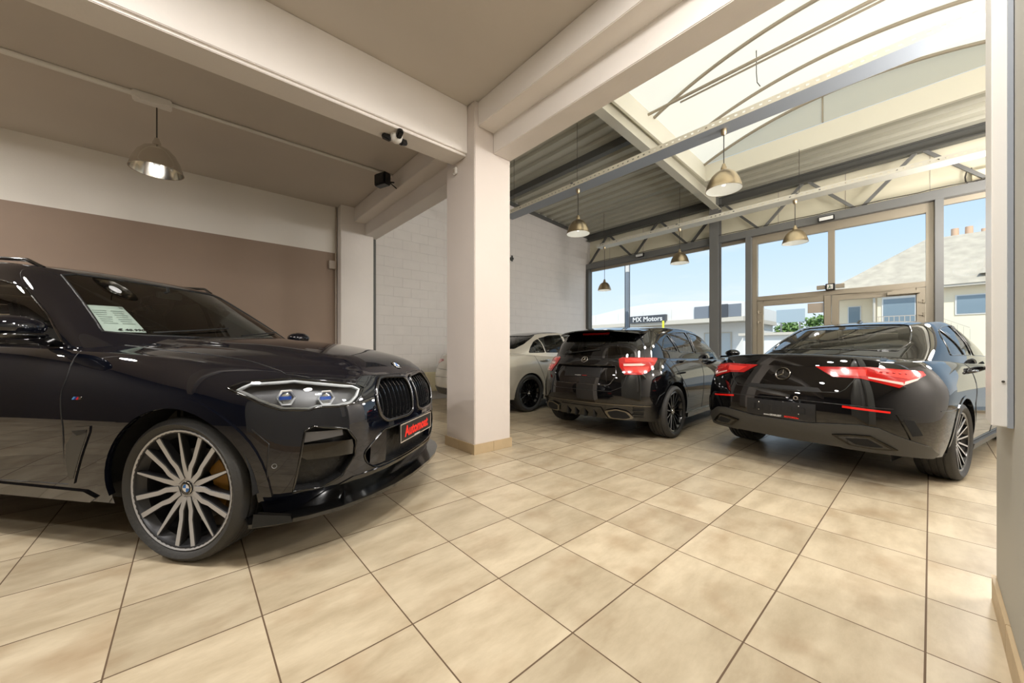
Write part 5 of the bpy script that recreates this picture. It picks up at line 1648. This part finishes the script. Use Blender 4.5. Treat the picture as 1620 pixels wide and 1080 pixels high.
def build_sedan():
    B_, K_, c = build_shell(coupe_shapes(.035, .09, .02))
    drop_inside_cabin(B_, c[0])
    car = Car('car', 'pale sedan with black wheels between the block wall and the black hatchback', SEDAN_LOC, SEDAN_HEAD, B_, K_, M['room_toned_paint'])
    root = car.root
    coupe_common(car, 2.73, False)
    RB = Basis((-.5,0,.866), (0,1,0), (.866,0,.5))
    half = [(.60,-.40,1.387),(.56,-.46,1.375),(.42,-.505,1.30),(.18,-.545,1.22),(-.03,-.52,1.11),(-.12,-.42,1.11),(-.20,-.22,1.12),(-.22,0,1.125)]
    pts = half + [(x, -y, z) for x, y, z in reversed(half[:-1])]
    rs = rounded([RB.to2(Vector(p)) for p in pts], .02, 3)
    car.cut('rear_window', [(rs, RB)], M['tint_dark'], zone='cabin', off=-.003)
    car.cut('windscreen', [(mirror_y([(-.68,1.0),(-.50,1.34)]), FRONT)], M['clear'], zone='cabin', off=-.003, depth=(.9,9))
    q = rounded([(.16,1.045),(.25,1.15),(.38,1.25),(.50,1.30),(.545,1.05)], [.03,.03,.05,.02,.02])
    r = rounded([(.575,1.05),(.53,1.315),(.80,1.375),(1.14,1.395),(1.12,1.045)], [.02,.02,.05,.02,.02])
    f = rounded([(1.20,1.045),(1.22,1.397),(1.48,1.375),(1.82,1.255),(2.15,1.07),(2.2,1.03)], [.02,.02,.05,.08,.05,.02])
    for B in (RIGHT, LEFT):
        car.cut('quarter_window', [(q, B)], M['tint'], zone='cabin', off=-.003)
        car.cut('door_window', [(r, B)], M['tint'], zone='cabin', off=-.003)
        car.cut('door_window', [(f, B)], M['clear'], zone='cabin', off=-.003)
        mb = MB()
        for P in (q, r, f): car.line(mb, P, B, .006, 'cabin', closed=True, step=.02)
        mb.build('window_seal', M['black_gloss'], root, smooth=60)
        h = car.hit((.40,.905), B)
        if h:
            s = 1 if B is LEFT else -1; y = h[0].y
            MB().tube([(.29,y,.905),(.31,y+s*.03,.907),(.40,y+s*.036,.909),(.50,y+s*.03,.907),(.52,y,.905)], [.010,.014,.015,.014,.010], 10).build('door_handle', M['chrome_trim'], root, smooth=60)
    S = []
    for B in (RIGHT, LEFT):
        S += [([(.155,1.02),(.22,.87),(.33,.65),(.40,.50)], B), ([(1.17,1.02),(1.19,.6),(1.17,.28)], B), ([(2.15,1.0),(2.12,.7),(2.15,.3)], B)]
    for s in (1, -1): S.append(([(s*.56,1.0),(s*.58,.9),(s*.5,.76),(0,.74)], REAR))
    S.append(([(-.70,.60),(0,.62),(.70,.60)], REAR))
    seam_part(car, S)
    car.over('roof_panel', [(rounded([(.45,-.40),(1.60,-.47),(1.60,.47),(.45,.40)], .1), TOP)], M['black_gloss'], zone='cabin', off=.006, thick=.01)
    for s in (1, -1):
        P = [(.30,.90),(.32,.93),(.78,.935),(.84,.90),(.80,.85),(.5,.85)]
        car.over('tail_lamp', [([(y*-s, z) for y, z in P], REAR)], M['tail_red'], off=.006, thick=.01, thr=.02)
    car.over('bumper_lower', [([(-.84,.27),(-.80,.42),(.80,.42),(.84,.27)], REAR)], M['diffuser'], off=.012, thick=.02, thr=.02)
    for s in (-1, 1): mirror(car, 2.1, 1.0, 1.05, s, car.paint, .075, .10, .06, (2.06, s*.82, 1.0))
    interior(car, 2.35, 1.40, .55, .28, 1.0, .76, False)
    wheels(car, ((0,-1),(0,1),(2.73,-1),(2.73,1)), .335, .245, .252, wheel_style_multi(.245,.252,14,False), M['rubber'], M['rim_black'], None, M['rim_black'], .905,
           disc_r=.16, caliper=None, emblem=lambda w, y, r: star_emblem(w, Matrix.Translation((0,y-.001,0)) @ Matrix.Rotation(PI/2,4,'X'), r*.85, M['chrome_trim']), hubr=.04)
    car.finish()

def cars():
    car_materials()
    M['black_chrome'] = pmat('dark_chrome', (104,104,106), .18, metal=1)
    M['chrome_dark'] = pmat('smoked_chrome', (120,116,108), .2, metal=1)
    M['slat'] = pmat('grey_grille_slat', (46,47,50), .25, metal=.5, coat=.5)
    M['exhaust'] = pmat('dark_exhaust_chrome', (58,56,52), .2, metal=1)
    M['mesh_black'] = pmat('black_intake_mesh', (12,12,13), .5, bump=.8, bscale=26)
    M['badge_light'] = pmat('light_blue_stripe', (90,160,220), .3)
    M['badge_blue'] = pmat('dark_blue_stripe', (40,50,130), .3)
    M['badge_red'] = pmat('red_stripe', (220,40,40), .3)
    M['ink_grey'] = pmat('grey_print', (150,158,154), .6)
    M['rear_glass'] = glassmat('rear_screen_glass', (.62,.63,.60), 1.5)
    bpy.context.view_layer.update()
    build_suv(); build_hatch(); build_coupe(); build_sedan()
# ================================================================ OUTSIDE
def tree_mesh(seed, r, h):
    r_ = random.Random(seed); m = MB()
    for i in range(620):
        th = r_.uniform(0, 2*PI); ph = math.acos(r_.uniform(-.7, 1)); q = r*(.55+.4*r_.random())*(1+.25*math.sin(3*th+seed))
        c = Vector((q*math.sin(ph)*math.cos(th), q*math.sin(ph)*math.sin(th), h + .9*q*math.cos(ph)))
        s = r_.uniform(.10, .26); a = Vector((r_.uniform(-1,1), r_.uniform(-1,1), r_.uniform(-.6,.6))).normalized(); b = a.orthogonal().normalized()
        m.add([c+a*s, c+b*s*.6, c-a*s, c-b*s*.6], [(0,1,2,3)])
    return m

def exterior():
    W = M
    W['asphalt'] = pmat('pale_asphalt', (150,147,140), .85, noise=.08, nscale=3)
    W['render_wall'] = pmat('beige_house_render', (230,216,188), .8, noise=.03, nscale=2)
    W['slate'] = pmat('lichen_slate_roof', (172,162,144), .8, noise=.35, nscale=2.2, bump=.6, bscale=16)
    W['hall_white'] = pmat('white_hall_sheet', (214,212,208), .5)
    W['hall_band'] = pmat('cream_hall_band', (190,182,168), .6)
    W['dark_panel'] = pmat('blue_grey_sign_panel', (112,117,124), .4)
    W['dark_sign'] = pmat('charcoal_sign_panel', (64,66,70), .4)
    W['leaf'] = pmat('tree_leaf', (96,124,58), .6, noise=.3, nscale=3)
    W['bark'] = pmat('bark', (92,76,60), .8)
    W['terracotta'] = pmat('terracotta', (206,170,140), .7)
    W['win_dark'] = pmat('house_window_glass', (120,136,146), .08)
    W['hall_pane'] = pmat('pale_hall_pane', (176,182,184), .15)
    W['yellow'] = pmat('yellow_post_paint', (222,224,60), .5)
    struct(MB().box(9.95, 90, -40, 70, -.35, -.10).box(-60, -6, -40, 70, -.35, -.10).build('floor_outside', W['asphalt']))
    # ---- neighbouring house
    h = empty('house', (30, 0, 0), 0, 'beige rendered house with lichen covered slate roof seen through the right hand glazing', 'house')
    w = MB().box(0, 9, -10, 2.0, -.1, 4.35).box(.9, 9, 2.0, 4.1, -.1, 4.25)
    w.build('wall', W['render_wall'], h)
    ev = MB().box(-.5, 9.5, -10.5, 2.3, 4.32, 4.44).box(.4, 9.5, 2.3, 4.6, 4.22, 4.34)
    ev.build('eaves', W['hall_band'], h)
    rf = MB()
    e0, e1, r0 = -.55, 9.6, 4.44
    rf.add([(e0,-10.5,r0),(e1,-10.5,r0),(e1,4.6,r0),(e0,4.6,r0),(4.5,.2,7.9),(4.5,-10.5,7.9)], [(0,3,4,5),(2,1,5,4),(3,2,4),(0,5,1),(0,1,2,3)])
    rf.build('roof', W['slate'], h)
    rf = MB().add([(-.2,-5.0,5.0),(-.2,-1.6,4.9),(2.6,-2.4,6.6),(2.6,-5,6.7),(2.6,-1.9,5.2)], [(0,1,2,3),(1,4,2)])
    rf.build('roof', W['slate'], h)
    for y, z, r in ((-1.0,8.35,.16),(-1.55,8.35,.16),(-2.1,8.1,.10)):
        MB().tube([(6,y,7.0),(6,y,z+.25)], [r*1.1, r], 12).build('chimney_pot', W['terracotta'], h, smooth=40)
    MB().box(5.6, 6.4, -3.4, -.7, 6.6, 7.75).build('chimney_stack', W['render_wall'], h)
    d = MB().add([(7,-2.6,7.4),(7,-5.6,7.4),(7,-3.4,8.9),(7,-5.6,8.9),(10,-2.6,7.4),(10,-3.4,8.9),(10,-5.6,8.9)], [(0,1,3,2),(0,2,5,4),(2,3,6,5)])
    d.build('rear_gable', W['slate'], h)
    for (y0, y1, z0, z1) in ((-2.2,-.9,2.95,3.85),(.55,1.75,2.6,3.95),):
        f = MB().box(-.05, .05, y0-.06, y1+.06, z0-.06, z1+.06).build('window', W['hall_white'], h)
        MB().box(-.07, -.05, y0, y1, z0, z1).build('pane', W['win_dark'], f)
    f = MB().box(.85, .95, 2.75, 3.35, 2.4, 3.75).build('window', W['hall_white'], h)
    MB().box(.83, .85, 2.8, 3.3, 2.45, 3.7).build('pane', W['win_dark'], f)
    MB().box(-.06, 0, .5, 1.8, 3.98, 4.30).build('shutter_box', W['hall_white'], h)
    b = MB()
    for i in range(9): b.box(-.45, -.42, .3+.2*i, .33+.2*i, 2.3, 2.95)
    b.box(-.46, -.41, .25, 1.98, 2.93, 2.97).box(-.45, 0, .3, 1.98, 2.2, 2.3)
    b.build('balcony_railing', W['grey_plastic'], h)
    s = MB().bar((-.4,-.1,2.9),(-.4,-1.3,2.2),.04,.04)
    for i in range(7): s.bar((-.4,-.1-.2*i,2.85-.117*i),(-.4,-.1-.2*i,2.2-.117*i),.025,.025)
    s.build('stair_railing', W['hall_band'], h)
    MB().tube([(-.1,2.12,-.1),(-.1,2.12,4.3)], .06, 8).build('drainpipe', W['hall_band'], h)
    # ---- white sales hall with its signs
    g = empty('sales_hall', (34, 0, 0), 0, 'long white sales hall across the yard with dark sign panels on its fascia', 'building')
    prof = [(9.5,3.7)] + [(9.5+20*t/16, 4.85 + .55*math.sin(PI*min(1,t/11)) - .25*max(0,(t-8))/8) for t in range(17)] + [(29.5,3.7)]
    MB().prism(prof, -1.2, 0, 'x').build('fascia', W['hall_white'], g, bevel=.03)
    MB().box(-1.4, 8, 9.5, 29.5, 3.35, 3.7).build('canopy_band', W['hall_band'], g)
    MB().box(.8, 8, 9.8, 29.5, -.1, 3.35).build('wall', W['hall_white'], g)
    MB().box(0, 9, 9.5, 29.5, 3.7, 4.7).build('roof', W['hall_white'], g)
    sm = MB()
    for i in range(7): sm.box(-1.21, -1.2, 12.5+2.7*i, 12.53+2.7*i, 3.75, 4.7)
    sm.build('fascia_seams', W['hall_band'], g)
    for i in range(5):
        f = MB().box(.72, .8, 11+3.4*i, 13.2+3.4*i, .3, 2.6).build('window', W['hall_band'], g)
        MB().box(.70, .72, 11.1+3.4*i, 13.1+3.4*i, .4, 2.5).build('pane', W['hall_pane'], f)
    MB().box(-1.32, -1.2, 9.7, 13.2, 3.72, 4.72).build('sign_panel', W['dark_panel'], g)
    MB().box(-1.42, -1.32, 10.6, 12.0, 3.70, 4.75).build('sign_panel', W['dark_sign'], g)
    sb = MB().box(-1.55, -1.2, 15.6, 19.1, 3.60, 4.28).build('name_sign', W['dark_sign'], g)
    text_mesh('MX Motors', .62, 'lettering', W['hall_white'], sb, frame_mat((-1.57, 17.35, 3.93), (0,-1,0), (0,0,1)), .01, 1.0, .012)
    # ---- free standing things of the yard
    p = empty('flag_post', (11.6, 6.93, -.1), 0, 'tall grey square post with a white top outside the left window', 'post')
    MB().box(-.055, .055, -.055, .055, 0, 3.9).build('post_shaft', pmat('blue_grey_post', (120,128,138), .4), p, bevel=.008)
    MB().box(-.06, .06, -.06, .06, 3.9, 4.6).build('post_head', W['hall_white'], p, bevel=.008)
    y = MB().box(24.9, 25.0, 12.1, 12.2, -.1, 3.1).build('marker_post', W['yellow']); tag(y, 'slim yellow marker post under the charcoal name sign across the yard', 'post')
    b = empty('billboard', (30, 6.05, 0), 0, 'grey billboard on posts in front of the green trees', 'billboard')
    MB().box(0, .1, -.75, .75, 2.9, 3.75).build('board', pmat('grey_board', (150,164,172), .4), b)
    for s in (-.5, .5): MB().box(.02, .08, s-.04, s+.04, -.1, 2.9).build('post', W['steel'], b)
    sh = empty('flat_shed', (26, 5.9, 0), 0, 'low white flat roofed shed in front of the trees', 'shed')
    MB().box(0, 3, -1.9, 1.7, -.1, 1.95).build('wall', W['hall_white'], sh)
    MB().box(-.2, 3.2, -2.1, 1.9, 1.95, 2.1).build('roof', W['hall_band'], sh)
    spots = [(47, 13.0, 1.25, 3.6, ''), (47, 9.6, 1.1, 3.1, ''), (47, 7.2, 1.2, 3.5, ''), (47, 4.7, 1.2, 3.7, '')]
    labs = ['round green tree nearest the white sales hall beyond the glass doors', 'small green tree left behind the grey billboard',
            'green tree right behind the grey billboard', 'green tree nearest the beige house beyond the glass doors']
    for i, (x, y, r, hh, _) in enumerate(spots):
        t = empty('tree', (x, y, -.1), 0, labs[i], 'tree', 'trees beyond the yard')
        tree_mesh(i+1, r, hh).build('crown', W['leaf'], t, fix=False)
        MB().tube([(0,0,0),(.05,.03,hh)], [.14,.07], 8).build('trunk', W['bark'], t, smooth=50)

# ================================================================ LIGHT AND CAMERA
def world():
    w = bpy.data.worlds.new('sky'); bpy.context.scene.world = w; w.use_nodes = True
    nt = w.node_tree; bg = nt.nodes['Background']
    tc = N(nt, 'ShaderNodeTexCoord'); sp = N(nt, 'ShaderNodeSeparateXYZ'); nt.links.new(tc.outputs['Generated'], sp.inputs[0])
    r = N(nt, 'ShaderNodeValToRGB'); e = r.color_ramp.elements
    e[0].position = 0.0; e[0].color = (.80,.88,.95,1)
    e[1].position = .6; e[1].color = (.36,.58,.90,1)
    k = e.new(.10); k.color = (.74,.86,.97,1)
    k = e.new(.25); k.color = (.56,.75,.95,1)
    nt.links.new(sp.outputs[2], r.inputs[0])
    mp = N(nt, 'ShaderNodeMapping'); mp.inputs['Scale'].default_value = (1.6,1.6,5.5); mp.inputs['Location'].default_value = (.35,.2,.1)
    nt.links.new(tc.outputs['Generated'], mp.inputs[0])
    n = N(nt, 'ShaderNodeTexNoise'); n.inputs['Scale'].default_value = 1.5; n.inputs['Detail'].default_value = 7; n.inputs['Roughness'].default_value = .55
    nt.links.new(mp.outputs[0], n.inputs['Vector'])
    c = N(nt, 'ShaderNodeValToRGB'); c.color_ramp.elements[0].position = .48; c.color_ramp.elements[1].position = .74
    nt.links.new(n.outputs['Fac'], c.inputs[0])
    col = mixc(nt, mathn(nt, 'MULTIPLY', c.outputs[0], .8), r.outputs[0], (.95,.95,.95,1))
    # sky brightened on the sun's side (behind the hall), added light for the rooms
    back = mathn(nt, 'MULTIPLY', mathn(nt, 'MAXIMUM', mathn(nt, 'MULTIPLY', sp.outputs[0], -1.0), 0.0), 1.0)
    st = mathn(nt, 'ADD', mathn(nt, 'MULTIPLY', back, SKY_BACK), SKY)
    nt.links.new(col, bg.inputs[0]); nt.links.new(st, bg.inputs['Strength'])

SKY, SKY_BACK, SUN = 1.15, .6, 5.0
P_HALL, P_BAY, P_NEAR = .7, .5, 50
P_SIDE_FILL = 135
def lights():
    s = bpy.data.lights.new('sun', 'SUN'); s.energy = SUN; s.angle = math.radians(.6); s.color = (1,.95,.86)
    o = bpy.data.objects.new('sun', s); C.objects.link(o)
    d = Vector((-.50,-.42,.76)).normalized()
    o.rotation_euler = d.to_track_quat('Z','Y').to_euler(); o.location = d * 40
    WARM = (1,.965,.925)
    for i, (x, y, z, p) in enumerate(LAMPS + [(5.15,-.6,3.15,P_SIDE_FILL),(5.15,-2.8,3.15,P_SIDE_FILL),(8.6,-.9,3.15,P_SIDE_FILL),(8.6,-2.8,3.15,P_SIDE_FILL),(3.5,-1.1,3.3,P_SIDE_FILL*1.25)]):  # entries appended here are added fill lights, no pendant hangs there
        l = bpy.data.lights.new('pendant_fill_light', 'POINT'); l.energy = p; l.color = WARM; l.shadow_soft_size = .25 if p > 50 else .06
        q = bpy.data.objects.new('pendant_fill_light', l); C.objects.link(q); q.location = (x, y, z)
    # fill lights added under the near ceiling, no fixtures, all behind or above the viewpoint
    for x, y, k in ((.9,1.0,1.0),(-.7,2.1,.75),(1.4,.3,1.1),(-2.4,1.2,.7),(-3.0,4.9,2.1),(-4.6,5.8,1.8)):
        l = bpy.data.lights.new('ceiling_fill_light', 'AREA'); l.shape = 'DISK'; l.size = .34; l.energy = P_NEAR*k; l.color = WARM
        q = bpy.data.objects.new('ceiling_fill_light', l); C.objects.link(q); q.location = (x, y, 3.70)

def camera():
    c = bpy.data.cameras.new('camera'); o = bpy.data.objects.new('camera', c); C.objects.link(o)
    c.sensor_width = 36; c.sensor_fit = 'HORIZONTAL'; c.lens = 581.0/1620*36
    c.shift_x = 9/1620; c.shift_y = 12.7/1620
    c.clip_start = .02; c.clip_end = 400
    o.location = (0,0,1.103)
    th = .857
    yaw = math.pi/2 - th   # forward direction angle from +X
    o.rotation_euler = (math.pi/2, 0, math.atan2(math.sin(th), math.cos(th)) - math.pi/2)
    bpy.context.scene.camera = o
    v = bpy.context.scene.view_settings
    v.view_transform = 'Standard'; v.look = 'None'; v.gamma = 1; v.use_curve_mapping = False; v.exposure = EXPOSURE
EXPOSURE = 0.0
# ================================================================ BUILD
materials()
room()
fittings()
exterior()
try:
    cars()
except NameError as ex:
    print('no cars', ex)
world(); lights(); camera()
